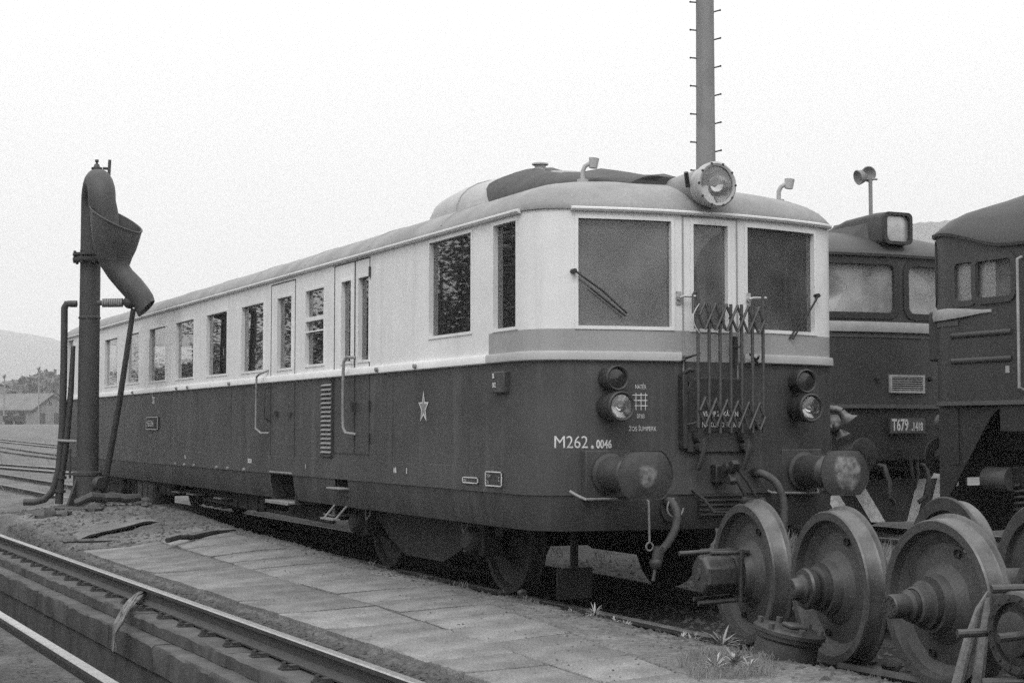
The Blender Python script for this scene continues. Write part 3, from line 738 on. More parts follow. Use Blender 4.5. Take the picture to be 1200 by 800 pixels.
# windows and panes
def frontw(i):
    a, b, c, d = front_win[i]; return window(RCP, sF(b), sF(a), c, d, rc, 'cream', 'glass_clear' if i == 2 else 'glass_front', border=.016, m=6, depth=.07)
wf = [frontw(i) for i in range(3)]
for a, b, c, d in side_win:
    for fn, sd_ in ((sL, -1), (sR, 1)):
        s0, s1 = sorted((fn(a), fn(b)))
        w = window(RCP, s0, s1, c, d, rc, 'cream', 'glass_side', border=.014, m=2)
        if (a, sd_) == (5.52, -1):
            mb = MB(); mb.box(-W-.004, -W+.05, a, b, 2.50, 2.545); mb.box(-W-.002, -W+.02, a, b, 2.385, 2.40); mb.build('glazing_bar', 'cream', w)
        elif 7 < a < 17 and sd_ < 0:
            mb = MB(); mb.tube([(-W+.16, a, 2.28), (-W+.16, b, 2.28)], .009); mb.build('window_rail', 'bright_metal', w)
for a, b in ((-1.085, -.335), (.335, 1.085)):
    s0, s1 = sorted((RCP.near(a, LEN-front_y(a)), RCP.near(b, LEN-front_y(b)))); window(RCP, s0, s1, 2.15, 2.97, rc, 'cream', 'glass_side', border=.016)

# front gangway door: raised leaf edges, handles, hinges
door = MB()
for xa, xb_ in ((-.252, -.240), (.238, .250)): sweep(RCP, sF(xb_), sF(xa), [(-.01, 1.3), (.006, 1.3), (.006, 3.02), (-.01, 3.02)], door)
sweep(RCP, sF(.25), sF(-.252), [(-.01, 3.005), (.006, 3.005), (.006, 3.018), (-.01, 3.018)], door)
dr = door.build('gangway_door', 'band_grey', rc)
for x, z in ((-.285, 2.385), (.35, 2.395)):
    mb = MB(); y = front_y(x); mb.cyl((x, y+.01, z), (x, y-.03, z), .022, n=10); mb.box(x-.02, x+.02, y-.012, y, z-.05, z+.05); mb.tube([(x, y-.03, z), (x+.02, y-.05, z+.01), (x+.14, y-.05, z+.012)], .010); mb.build('door_handle', 'bright_metal', dr)
# dark gangway flap with lettering
mb = MB(); yF = .53-.035
poly = [(-.235, yF, 1.215), (.375, yF+.012, 1.215), (.375, yF+.012, 1.43), (.30, yF, 1.46), (.30, yF, 1.775), (.02, yF, 1.785), (-.16, yF, 1.78), (-.215, yF, 1.74), (-.235, yF, 1.66)]
mb.prism(poly, (0, .02, 0)); flap = mb.build('gangway_flap', 'body_red', rc, .004)
mb = MB(); mb.prism([(-.23, yF-.006, 1.37), (.27, yF-.006, 1.37), (.27, yF-.006, 1.765), (-.14, yF-.006, 1.77), (-.20, yF-.006, 1.73), (-.23, yF-.006, 1.66)], (0, .005, 0)); mb.build('dark_panel', 'black_iron', flap)
for ln_, z, sz in (('VSTUP ZAKÁZÁN', 1.487, .052), ('NA KONCI VLAKU', 1.405, .052)):
    lettering(ln_, sz, lambda u, v, z=z: (.055+u, yF-.010, z+v), flap, xs=.78, align='CENTER', bold=.0015)
mb = MB(); mb.box(-.29, -.245, .47, .55, 1.24, 1.80); mb.tube([(-.27, .50, 1.8), (-.24, .46, 1.84), (-.2, .45, 1.83)], .02); mb.build('flap_hinge', 'black_iron', rc, .01)
for x in (-.14, .265):
    mb = MB(); y = .47; mb.lathe([(.001, -.02), (.06, -.02), (.065, 0), (.05, .04), (.001, .04)], (x, y, 1.335), (0, -1, 0), 14); mb.lathe([(.001, -.01), (.048, -.01), (.045, .045), (.001, .045)], (x, y, 1.255), (0, -1, 0), 12)
    mb.tube([(x, y-.01, 1.34), (x+.01, y-.04, 1.25), (x-.01, y-.03, 1.16), (x-.03, y, 1.08)], .022); mb.box(x-.03, x+.03, y, .55, 1.22, 1.36); mb.build('cable_socket', 'black_iron', rc)

# folding lattice gate
gate = MB(); GY = .40
bx = [-.20+i*.098 for i in range(7)]
mb = MB()
mb.tube([(bx[0], GY, 1.40), (bx[0], GY, 2.44)], .013, 8)
mb.tube([(bx[0]-.045, GY, 2.26), (bx[0]-.045, GY, 2.40), (bx[0]-.03, GY, 2.42), (bx[0], GY, 2.42)], .008)
gt = mb.build('safety_gate', 'gate_iron', rc)
for i, x in enumerate(bx[1:]):
    MB().tube([(x, GY, 1.36), (x+.002, GY, 2.34 if i < 5 else 2.41)], .013, 8).build('gate_bar', 'gate_iron', gt)
for i in range(7):
    for zc, h in ((2.245, .10), (1.53, .10)):
        b = MB(); z = zc-(.004 if zc > 2 else .008)*i
        for sg in (1, -1):
            xa, xc = max(bx[i]-.049, bx[0]), min(bx[i]+.049, bx[-1]); za = z-sg*h*(bx[i]-xa)/.049; zb = z+sg*h*(xc-bx[i])/.049
            b.tube([(xa, GY-.02-.006*sg, za), (xc, GY-.02-.006*sg, zb)], .0105, 6)
        b.tube([(bx[i], GY-.02, z), (bx[i], GY+.02, z)], .008, 6); b.build('lattice_link', 'gate_iron', gt)
for x, z in ((-.255, 1.93), (.40, 1.93), (-.255, 1.42), (.43, 1.42)):
    mb = MB(); y = front_y(x); sx = 1 if x < 0 else -1
    mb.tube([(x, y, z), (x, y-.06, z), (x+sx*.05, GY, z+.02)], .009); mb.lathe([(.001, 0), (.025, 0), (.02, .03), (.001, .035)], (x, y, z-.005), (0, -1, 0), 10)
    if z > 1.8: mb.tube([(x-sx*.03, y-.02, z-.03), (x+sx*.02, y-.06, z-.0), (x+sx*.1, y-.1, z+.035)], .008)
    mb.build('gate_bracket', 'gate_iron', gt)
mb = MB(); mb.tube([Vector((bx[0], GY-.02, 2.33))+Vector((-.055*math.sin(math.pi*i/10), 0, -.22*i/10)) for i in range(11)], .004); mb.build('tie_wire', 'paint_white', gt)
mb = MB(); mb.box(.185, .215, .485, .53, 1.88, 2.10); mb.tube([(.15, .47, 2.02), (.25, .47, 2.02)], .007); mb.build('gate_lock', 'black_iron', gt)

# lamps
def lamp(x, z, r, d, lensmat, nm, tail=False):
    y = front_y(x); nrm = (0, -1, 0)
    L_ = MB(); L_.lathe([(r*.8, .03), (r*1.0, 0), (r*1.0, -d*.5), (r*1.12, -d*.55), (r*1.15, -d), (r*1.05, -d-.012), (r*.93, -d-.006), (r*.9, -d+.02)], (x, y, z), (0, 1, 0), 28)
    lo = L_.build(nm, 'black_iron', rc, smooth=35)
    if tail:
        MB().lathe([(.001, -d-.002), (r*.5, -d+.001), (r*.92, -d+.012)], (x, y, z), (0, 1, 0), 24).build('lens', lensmat, lo, smooth=50)
    else:
        MB().lathe([(.001, -d+.085), (r*.3, -d+.075), (r*.6, -d+.05), (r*.92, -d+.008)], (x, y, z), (0, 1, 0), 28).build('reflector', 'chrome', lo, smooth=60)
        MB().sphere((x, y-d+.03, z), .018, 10, 6).build('bulb', 'paint_white', lo)
        MB().lathe([(.001, -d-.012), (r*.5, -d-.008), (r*.93, -d+.003)], (x, y, z), (0, 1, 0), 28).build('lens', 'lens_glass', lo, smooth=60)
    return lo
for x in (-.78, .915):
    x = -.855 if x < 0 else .845
    lamp(x, 1.555, .098, .21, None, 'headlamp'); lamp(x, 1.765, .083, .15, 'lens_red', 'tail_lamp', True)
HLX = -.03
lo = lamp(HLX, 3.25, .154, .14, None, 'roof_headlight'); 
for ch in list(lo.children)+[lo]: pass
lo.data.materials[0] = MATS['belt_light']
BOLT = MB().cyl((0, 0, 0), (0, .022, 0), .009, n=6).mesh('rim_bolt', 'black_iron', smooth=0)
for k in range(10): a = 2*math.pi*k/10; o = link('rim_bolt', BOLT, lo); o.location = (HLX+.164*math.cos(a), .53-.156, 3.25+.164*math.sin(a))
mb = MB(); mb.loft([[Vector((HLX+r*math.cos(2*math.pi*i/20), y, max(z0+r*math.sin(2*math.pi*i/20), 3.06))) for i in range(20)] for r, y, z0 in ((.150, .535, 3.25), (.140, .64, 3.255), (.125, .82, 3.265), (.10, 1.05, 3.28), (.06, 1.35, 3.31))], True)
mb.build('headlight_fairing', 'roof_canvas', rc, smooth=50)
for sx in (-1, 1):
    mb = MB(); mb.tube([(HLX+sx*.165, .54, 3.24), (HLX+sx*.205, .50, 3.345)], .018); mb.build('headlight_bracket', 'black_iron', rc)

# windscreen wipers
def wiper(p, q, nm='windscreen_wiper', m_='black_iron'):
    P = lambda a: Vector((a[0], front_y(a[0])-a[2], a[1])); mb = MB()
    mb.cyl(P((p[0], p[1], 0)), P((p[0], p[1], .05)), .018, n=10); mb.tube([P((p[0], p[1], .045)), P(((p[0]+q[0])/2, (p[1]+q[1])/2+.01, .05)), P((q[0], q[1], .025))], .008)
    d = Vector((q[0]-p[0], q[1]-p[1])); n = Vector((-d.y, d.x)).normalized()*-.02
    mb.tube([P((p[0]+d.x*.35+n.x, p[1]+d.y*.35+n.y, .012)), P((q[0]+d.x*.02+n.x, q[1]+d.y*.02+n.y, .012))], .007); mb.build(nm, m_, rc)
wiper((-1.12, 2.565), (-.715, 2.255)); wiper((1.09, 2.46), (.80, 2.10), m_='under_grey')
# letterings
def onfront(x0, z0): return lambda u, v: (x0+u, front_y(x0+u)-.004, z0+v)
lettering('M262', .130, onfront(-1.252, 1.248), rc, 'letter_white', xs=.84, bold=0, name='number_lettering'); lettering('.', .13, onfront(-.985, 1.248), rc, xs=.8, bold=.004, name='number_lettering')
lettering('0046', .085, onfront(-.945, 1.248), rc, xs=.70, bold=.002, name='number_lettering')
lettering('NÁTĚR', .045, onfront(-.60, 1.69), rc, xs=.62, align='CENTER', name='maintenance_lettering'); lettering('07.03', .045, onfront(-.60, 1.47), rc, xs=.62, align='CENTER', name='maintenance_lettering')
lettering('ŽOS ŠUMPERK', .048, onfront(-.585, 1.375), rc, xs=.72, align='CENTER', name='maintenance_lettering')
mb = MB()
for k in range(3):
    z = 1.56+.04*k; xs_ = [-.665+.017*i for i in range(8)]
    mb.loft([[(x, front_y(x)-.004, z), (x, front_y(x)-.004, z+.007)] for x in xs_], False, closed=False)
for x in (-.64, -.60, -.565): mb.loft([[(x, front_y(x)-.004, 1.53), (x+.006, front_y(x)-.004, 1.53)], [(x, front_y(x)-.004, 1.66), (x+.006, front_y(x)-.004, 1.66)]], False, closed=False)
mb.build('inspection_grid', 'letter_white', rc, smooth=0, recalc=False)
# star on the side
def star(R_, r_): return [(-W-.005, 2.885+k*math.sin(math.pi*i/5), 1.57+k*1.25*math.cos(math.pi*i/5)) for i, k in enumerate([R_, r_]*5)]
mb = MB(); a, b = star(.115, .045), star(.088, .034)
a = star(.118, .050); mb.loft([a, b], False); st_ = mb.build('star', 'letter_white', rc, smooth=0, recalc=False)
MB().add([(q[0]+.001, q[1], q[2]) for q in b]+[(-W-.004, 2.885, 1.57)], [(i, (i+1) % 10, 10) for i in range(10)]).build('star_field', 'mast_grey', st_, smooth=0, recalc=False)
# side boxes, plates, inscriptions
mb = MB(); mb.box(-W-.045, -W+.02, 1.19, 1.43, 1.665, 1.83); sb = mb.build('relay_box', 'body_red', rc, .008)
for z in (1.78, 1.71): lettering('BR' if z > 1.75 else 'DKZ', .05, lambda u, v, z=z: (-W-.050, 1.385-u, z+v), sb, xs=.6, bold=.002)
def onside(y0, z0, off=.005): return lambda u, v: (-W-off, y0-u, z0+v)
def plate(y0, y1, z0, z1, txts, m_='black_iron', fr=True):
    mb = MB(); mb.box(-W-.022, -W+.01, y0, y1, z0, z1); p = mb.build('data_plate', m_, rc, .002)
    if fr:
        f = MB(); t = .008
        for a, b, c, d in ((y0, y1, z0, z0+t), (y0, y1, z1-t, z1), (y0, y0+t, z0, z1), (y1-t, y1, z0, z1)): f.box(-W-.026, -W-.02, a, b, c, d)
        f.build('plate_frame', 'letter_white', p, smooth=0)
    for s, sz, yy_, zz_ in txts: lettering(s, sz, onside(yy_, zz_, .026), p, xs=.7)
    return p
plate(1.27, 1.57, .945, 1.06, [('21,2 m', .035, 1.54, 1.015), ('36 t', .035, 1.54, .965), ('C', .05, 1.33, .985)])
plate(1.71, 2.01, .955, 1.005, [('M262', .03, 1.98, .967)], 'skirt_red')
plate(12.62, 13.33, 1.375, 1.555, [('M262.0046', .13, 13.27, 1.42)], 'under_grey')
lettering('ČSD', .13, onside(13.05, 1.75), rc, xs=.65, bold=.004)
for y0, z0, tx_ in ((3.55, 1.0, 'NR'), (3.25, 1.0, 'II'), (6.05, .98, 'I'), (8.15, 1.0, 'BRZDA'), (11.1, 1.0, 'OL'), (16.0, 1.02, 'II')): lettering(tx_, .06, onside(y0, z0, .016), rc, xs=.8, bold=.003, name='side_inscription')
# engine-room door, louvre, handrails
def groove(y, z0, z1): return MB().box(-W-.004, -W+.01, y-.005, y+.005, z0, z1)
mb = MB()
for y in (5.21, 4.22): mb.box(-W-.004, -W+.01, y-.006, y+.006, 1.15, 3.0)
mb.box(-W-.004, -W+.01, 4.22, 5.21, 1.145, 1.155); mb.box(-W-.006, -W+.01, 4.61, 4.625, 1.15, 3.0); mb.box(-W-.004, -W+.01, 4.22, 5.21, 2.995, 3.005)
sd1 = mb.build('engine_room_door', 'body_red', rc)
sd1.data.materials[0] = MATS['under_grey']
for y in (4.19,):
    for z in (2.86, 1.6, 1.3): mb = MB(); mb.cyl((-W-.012, y+.01, z-.05), (-W-.012, y+.01, z+.05), .011, n=8); mb.build('hinge', 'black_iron', sd1)
mb = MB(); mb.tube([(-W, 4.60, 2.07), (-W-.07, 4.66, 2.075), (-W-.085, 4.70, 2.03)]+[(-W-.085, 4.71, 1.9-.1*i) for i in range(5)]+[(-W-.085, 4.70, 1.40), (-W-.075, 4.66, 1.35), (-W, 4.58, 1.335)], .016, 10); mb.build('handrail', 'step_light', rc)
mb = MB(); mb.box(-W-.05, -W, 4.575, 4.605, 1.55, 1.64); mb.tube([(-W-.03, 4.82, 1.84), (-W-.03, 4.70, 1.84)], .008); mb.build('door_latch', 'black_iron', sd1)
mb = MB(); t = .025
for a, b, c, d in ((5.225, 5.225+t, 1.11, 1.87), (5.555-t, 5.555, 1.11, 1.87), (5.225, 5.555, 1.11, 1.11+t), (5.225, 5.555, 1.87-t, 1.87)): mb.box(-W-.02, -W+.01, a, b, c, d)
lv = mb.build('louvre', 'body_red', rc, .003)
MB().box(-W-.003, -W+.004, 5.25, 5.53, 1.13, 1.85).build('louvre_backing', 'interior_dark', lv)
SL = MB().obox((0, 0, 0), (.012, .285, .042), Matrix.Rotation(R(48), 3, 'Y')).mesh('slat', 'step_light', smooth=0)
for i in range(16): s = link('slat', SL, lv); s.location = (-W-.016, 5.39, 1.16+i*.0445)
# second (rear) entrance door with handrail and handles
mb = MB()
for y in (6.47, 7.33): mb.box(-W-.004, -W+.01, y-.005, y+.005, .93, 2.98)
mb.box(-W-.004, -W+.01, 6.47, 7.33, 2.975, 2.985)
d2 = mb.build('entrance_door', 'under_grey', rc)
mb = MB(); mb.tube([(-W, 7.42, 2.04), (-W-.08, 7.50, 2.0), (-W-.085, 7.60, 1.97), (-W-.085, 7.61, 1.7), (-W-.085, 7.61, 1.39), (-W-.06, 7.50, 1.34), (-W, 7.38, 1.34)], .012); mb.build('handrail', 'step_light', rc)
mb = MB(); mb.tube([(-W, 7.36, 1.86), (-W-.06, 7.36, 1.84), (-W-.06, 7.36, 1.5), (-W, 7.36, 1.48)], .01); mb.build('door_handle', 'black_iron', d2); MB().box(-W-.03, -W, 7.05, 7.10, 1.52, 1.58).build('door_lock', 'black_iron', d2); MB().box(-W-.02, -W, 6.58, 6.66, 1.52, 1.56).build('door_lock', 'black_iron', d2)
mb = MB()
for y in (3.93, 3.0, 8.9, 10.9, 11.5, 14.2): mb.lathe([(.001, .03), (.02, .03), (.024, 0), (.001, 0)], (-W-.026, y, 1.93), (-1, 0, 0), 10)
mb.build('belt_knob', 'step_light', rc)
for y in (10.6, 11.1, 11.6, 9.5, 9.0, 8.3): MB().lathe([(.001, .02), (.018, .02), (.022, 0), (.001, 0)], (-W-.012, y, .915), (-1, 0, 0), 8).build('sole_bar_bolt', 'step_light', rc)

# ---- buffer beam, buffers, coupling, hoses
for sx in (-1, 1):
    x = sx*.875; y0 = front_y(x)
    b = MB(); b.box(x-.19, x+.19, y0-.05, y0+.06, .88, 1.23); bf = b.build('buffer', 'body_red', rc, .006)
    MB().lathe([(.13, 0), (.15, .0), (.15, .04), (.125, .05), (.125, .33), (.11, .34), (.085, .36), (.085, .56)], (x, y0-.04, 1.06), (0, -1, 0), 28).build('buffer_housing', 'grease', bf)
    h = MB(); pts = []
    for i in range(40):   # wide head with cut top and bottom
        a = 2*math.pi*i/40; pts.append((.225*math.cos(a), max(-.172, min(.172, .215*math.sin(a)))))
    def ring(y, k, bul=0): return [(x+p[0]*k, y+bul*((p[0]*k)**2+(p[1]*k)**2), 1.06+p[1]*k) for p in pts]
    h.loft([ring(.052, .45), ring(.045, 1.0, -.1), ring(.028, 1.0), ring(.022, .985, .3), ring(.010, .7, .3), ring(.002, .35, .3), ring(0.0, .02, .3)], True)
    h.build('buffer_head', 'buffer_face_a' if sx < 0 else 'buffer_face_b', bf, smooth=40)
    # foot rail below the buffer
    MB().tube([(x-.30*1, y0-.01, .93), (x-.28, y0-.09, .90), (x-.24, y0-.14, .875), (x+.02, y0-.14, .875)] if sx < 0 else [(x-.36, y0-.02, .93), (x-.33, y0-.1, .895), (x+.10, y0-.12, .885), (x+.16, y0-.02, .92)], .011).build('foot_rail', 'step_light', rc)
    # brake hoses
for x0, x1, top in ((-.40, -.55, .86), (.43, .50, 1.04)):
    y0 = front_y(x0); b = MB()
    if x0 < 0: pts = [(x0, y0+.05, .86), (x0, y0-.10, .85), (x0+.01, y0-.16, .76), (x0-.02, y0-.17, .64), (x0-.08, y0-.16, .54), (x0-.15, y0-.14, .47)]
    else: pts = [(x0-.05, y0+.02, 1.06), (x0-.02, y0-.12, 1.05), (x0+.06, y0-.18, .98), (x0+.11, y0-.2, .84), (x0+.11, y0-.2, .68), (x0+.09, y0-.19, .52)]
    cs = []
    for i in range(len(pts)-1):
        for k in range(4): f = k/4; cs.append(Vector(pts[i]).lerp(Vector(pts[i+1]), f))
    cs.append(Vector(pts[-1]))
    for _ in range(2): cs = [cs[0]]+[(cs[i-1]+cs[i]*2+cs[i+1])/4 for i in range(1, len(cs)-1)]+[cs[-1]]
    hs = b.tube(cs, .030, 12).build('brake_hose', 'hose', rc, smooth=50)
    e = cs[-1]; b = MB(); b.cyl(e+Vector((.01, 0, .05)), e+Vector((-.01, 0, -.05)), .042, n=12); b.sphere(e+Vector((-.02, 0, -.07)), .05, 10, 6); b.tube([e+Vector((-.02, 0, -.08)), e+Vector((-.05, -.01, -.2))], .014); b.build('hose_coupling', 'grease', hs)
    b = MB(); b.cyl(cs[0]+Vector((-.05, 0, 0)), cs[0]+Vector((.05, 0, .0)), .045, n=12); b.cyl(cs[2]+Vector((0, .03, 0)), cs[2]+Vector((0, -.03, 0)), .042, n=12); b.build('angle_cock', 'under_grey', hs)
mb = MB(); mb.tube([(-.60, .50, .87), (-.60, .46, .85), (-.60, .45, .55)], .009); mb.tube(arc((-.60, .45, .52), .03, 90, 430, 14, (1, 0, 0), (0, 0, 1)), .007); mb.build('hose_hanger', 'step_light', rc)
mb = MB(); mb.prism([(-.36+.09*math.cos(2*math.pi*i/16), front_y(-.36)-.012, .80+.11*math.sin(2*math.pi*i/16)) for i in range(16)], (0, .01, 0)); mb.build('hose_opening', 'interior_dark', rc)
mb = MB(); mb.tube(arc((-.37, .46, .80), .07, 100, 360, 14), .008); mb.build('spare_hose_ring', 'step_light', rc)
# draw hook and screw coupling
mb = MB(); mb.box(-.02, .10, .44, .56, .98, 1.12); mb.prism([(.01, .50, 1.00), (.01, .50, 1.10), (.01, .36, 1.12), (.01, .28, 1.16), (.01, .24, 1.13), (.01, .27, 1.08), (.01, .31, 1.05), (.01, .28, 1.0), (.01, .30, .97), (.01, .36, .98)], (.06, 0, 0)); hk = mb.build('draw_hook', 'black_iron', rc, .008)
mb = MB()
for x in (-.005, .085): mb.tube([(x, .33, 1.10), (x+.08, .30, 1.0), (x+.17, .30, .86)], .012)
mb.cyl((-.02, .33, 1.10), (.10, .33, 1.10), .032, n=12); mb.cyl((.12, .30, .855), (.31, .30, .835), .026, n=10); mb.sphere((.14, .30, .85), .035, 8, 6); mb.sphere((.30, .30, .84), .035, 8, 6)
mb.tube([(.16, .30, .84), (.05, .31, .78), (.10, .30, .76), (.19, .30, .79), (.21, .30, .85)], .012); mb.tube([(.2, .3, .8), (.19, .3, .6), (.17, .3, .56)], .007)
mb.build('screw_coupling', 'under_grey', hk)
mb = MB(); mb.tube([(-.18, .52, .93), (-.14, .42, .86), (-.08, .38, .765), (.13, .38, .755), (.17, .40, .74)], .012); mb.build('uncoupling_rod', 'under_grey', rc)
mb = MB(); mb.prism([(x, front_y(x)-.008, z) for x, z in ((-.12, .90), (.30, .90), (.30, .72), (-.12, .72))], (0, .006, 0)); vt = mb.build('front_grille', 'interior_dark', rc)
for k in range(5): MB().box(-.12, .30, .505, .525, .735+k*.036, .75+k*.036).build('slat', 'skirt_red', vt)
# bell horn on the right flank
mb = MB(); hx, hy = 1.43, .93
mb.cyl((hx-.06, hy, 1.58), (hx+.02, hy, 1.58), .04, n=10); mb.tube([(hx, hy, 1.57), (hx+.05, hy-.03, 1.58), (hx+.10, hy-.06, 1.55)], [.035, .04, .045], 12); mb.lathe([(.045, 0), (.055, .06), (.08, .11), (.12, .14), (.125, .148), (.11, .14), (.05, .08)], (hx+.10, hy-.06, 1.55), (.5, -.35, -.85), 18)
mb.cyl((hx-.02, hy, 1.36), (hx+.10, hy-.05, 1.36), .04, n=10); mb.sphere((hx+.04, hy-.04, 1.37), .055, 12, 8); mb.lathe([(.03, 0), (.05, .05), (.09, .09), (.085, .095)], (hx+.08, hy-.06, 1.34), (.35, -.2, -.9), 16)
mb.tube([(hx, hy, 1.3), (hx, hy, 1.05)], .006); mb.tube([(hx+.1, hy, 1.33), (hx+.17, hy, 1.37)], .006)
mb.v = [tuple(Vector((hx-.02, hy, 1.5))+(Vector(q)-Vector((hx-.02, hy, 1.5)))*.7) for q in mb.v]; mb.build('warning_horn', 'horn_metal', rc)

# ---- interior
for y in (3.05, 5.3, 7.45): 
    mb = MB(); mb.box(-1.32, -.32, y, y+.03, 1.15, 3.02); mb.box(.32, 1.32, y, y+.03, 1.15, 3.02); mb.box(-.32, .32, y, y+.03, 2.85, 3.02); mb.build('bulkhead', 'interior', rc)
mb = MB(); mb.box(.15, 1.2, .80, 1.2, 1.9, 2.14); mb.box(-1.1, -.35, .8, 1.15, 1.9, 2.13); mb.build('control_desk', 'interior_dark', rc, .02)
mb = MB(); mb.box(-.99, -.55, .70, .74, 2.16, 2.185); mb.box(-.95, -.60, .72, .76, 2.185, 2.205); mb.build('desk_instrument', 'interior_light', rc)
mb = MB(); mb.box(.35, .5, 2.7, 3.0, 1.15, 3.0); mb.build('electrical_cabinet', 'interior_dark', rc, .02)
mb = MB(); mb.box(.40, .47, 1.35, 1.42, 1.2, 3.0); mb.build('cab_post', 'interior_light', rc)
mb = MB(); mb.box(-.08, .10, 2.9, 2.92, 1.6, 2.62); mb.build('partition_panel', 'interior_light', rc)
mb = MB(); mb.box(-1.3, -1.06, 1.55, 1.60, 2.35, 2.62); mb.build('posted_sheet', 'interior_light', rc)
SEAT = MB(); SEAT.box(-.5, .5, -.05, .05, 1.3, 2.28); SEAT.box(-.5, .5, .05, .5, 1.3, 1.62); SM = SEAT.mesh('bench_seat', 'seat_cloth', smooth=0)
for k in range(10):
    for sx in (-1, 1): o = link('bench_seat', SM, rc, .03); o.location = (sx*.80, 7.55+k*.86, 0); o.rotation_euler = (0, 0, math.pi*(k % 2))

# ---- bogies
def wheel_profile(r, k=1.0):
    return [(.09, -.11), (.15, -.11), (.165, -.055), (.22, -.005), (r*.72, .012), (r*.845, -.02), (r*.88, -.066), (r*.985, -.068), (r, -.058), (r*1.005, .02), (r*1.02, .034), (r+.028, .046), (r+.030, .056), (r+.02, .066), (r*.86, .067), (r*.84, .03), (r*.72, .042), (.22, .035), (.16, .07), (.09, .09)]
def wheel(x, y, z, r, parent, m_='under_grey', sx=-1, n=36):
    return MB().lathe(wheel_profile(r), (x, y, z), (-sx, 0, 0), n, caps=False).build('wheel', m_, parent, smooth=40)
def bogie(yc, wb, parent):
    f = MB()
    for sx in (-1, 1):
        x = sx*1.0; s_ = [(-wb/2-.35, .72), (-wb/2-.30, .50), (-wb/2+.28, .47), (-wb/2+.55, .33), (-.45, .20), (.45, .20), (wb/2-.55, .33), (wb/2-.28, .47), (wb/2+.30, .50), (wb/2+.35, .72), (wb/2, .84), (-wb/2, .84)]
        f.prism([(x-.012, yc+a, b) for a, b in s_], (.024, 0, 0))
    f.box(-1.0, 1.0, yc-.2, yc+.2, .45, .62)
    bo = f.build('bogie', 'under_grey', parent, .004)
    for dy in (-wb/2, wb/2):
        for sx in (-1, 1):
            wheel(sx*.755, yc+dy, .46, .46, bo, 'under_grey', sx)
            b = MB(); b.box(sx*1.02-.1, sx*1.02+.1, yc+dy-.15, yc+dy+.15, .33, .62); b.lathe([(.001, .16), (.08, .16), (.11, .12), (.13, 0)], (sx*1.06, yc+dy, .46), (sx, 0, 0), 16); b.build('axle_box', 'under_grey', bo, .02)
        MB().cyl((-.75, yc+dy, .46), (.75, yc+dy, .46), .075, n=16).build('axle', 'under_dark', bo)
        for sx in (-1, 1):
            for o in (-.42, .42):
                sp = MB(); pts = [(sx*1.0+.06*math.cos(k*.8), yc+dy+o+.06*math.sin(k*.8), .56+.30*k/48) for k in range(49)]; sp.tube(pts, .014, 6); sp.build('coil_spring', 'under_dark', bo)
            bb = MB(); bb.prism([(sx*.755-.04, yc+dy+ (.50 if dy < 0 else -.50)+.04*math.cos(2*math.pi*i/8), .46+.16*math.sin(2*math.pi*i/8)) for i in range(8)], (.08, 0, 0)); bb.build('brake_shoe', 'under_dark', bo)
    return bo
b1 = bogie(3.82, 2.78, rc); bogie(LEN-3.82, 2.78, rc)
for yb in (3.82,):
    for y, z in ((2.62, .62), (4.95, .60)):
        mb = MB(); mb.cyl((-1.16, y, z), (-1.16, y, z+.09), .03, n=10); mb.sphere((-1.16, y, z+.1), .035, 8, 6); mb.tube([(-1.16, y, z), (-1.17, y-.05, z-.1), (-1.16, y-.12, z-.05), (-1.16, y-.14, z+.05)], .008); mb.build('grease_cup', 'step_light', b1)
    mb = MB(); mb.box(-1.22, -1.02, 4.55, 4.95, .64, .66); mb.build('bogie_bracket', 'step_light', b1)
# guard irons at the front
for sx in (-1, 1):
    mb = MB(); mb.box(sx*.75-.03, sx*.75+.03, 1.34, 1.38, .28, .66); mb.box(sx*.75-.16, sx*.75+.16, 1.345, 1.365, .05, .30); mb.build('rail_guard', 'under_grey', rc, .01)
# underfloor gear
ug = random.Random(2)
for (x, y0, y1, z0, z1, m_) in ((-.9, 8.3, 9.6, .42, .80, 'under_dark'), (-.75, 10.4, 11.6, .36, .78, 'under_dark'), (.2, 7.0, 12.0, .40, .9, 'under_dark'), (.85, 8.0, 10.0, .4, .8, 'under_dark'), (-.95, 12.5, 13.3, .45, .85, 'under_grey'), (-.85, 6.3, 7.5, .42, .56, 'under_dark')):
    mb = MB(); mb.box(x-.28, x+.28, y0, y1, z0, z1)
    for k in range(3): yk = y0+(y1-y0)*(k+.5)/3; mb.box(x-.30, x+.30, yk-.03, yk+.03, z0-.01, z1)
    mb.build('underfloor_case', m_, rc, .015)
mb = MB(); mb.tube([(-1.12, 6.0, .42), (-1.12, 8.3, .44), (-1.12, 11.2, .45)], .022); mb.build('brake_pipe', 'under_grey', rc)
mb = MB(); mb.tube([(-1.10, 9.0, .54), (-1.10, 12.6, .54)], .014); mb.build('brake_pipe', 'under_grey', rc)
for y in (5.6, 9.9, 11.3, 12.1): MB().box(-1.25, -1.08, y, y+.35, .50, .52).build('bracket_plate', 'step_light', rc)
mb = MB(); mb.cyl((-1.2, 5.75, .50), (-1.2, 5.75, .60), .03, .012, n=10); mb.build('drain_cock', 'step_light', rc)
mb = MB(); mb.prism([(-1.05, y, z) for y, z in ((15.0, .62), (18.9, .62), (18.5, .35), (17.6, .22), (16.6, .22), (15.6, .35))], (-.02, 0, 0)); mb.build('bogie_plate', 'under_grey', rc)
mb = MB(); mb.box(-1.30, -1.0, 13.3, 14.4, .30, .62); [mb.box(-1.315, -1.295, 13.35+.35*k, 13.62+.35*k, .33, .58) for k in range(3)]; mb.build('battery_box', 'under_grey', rc, .01)

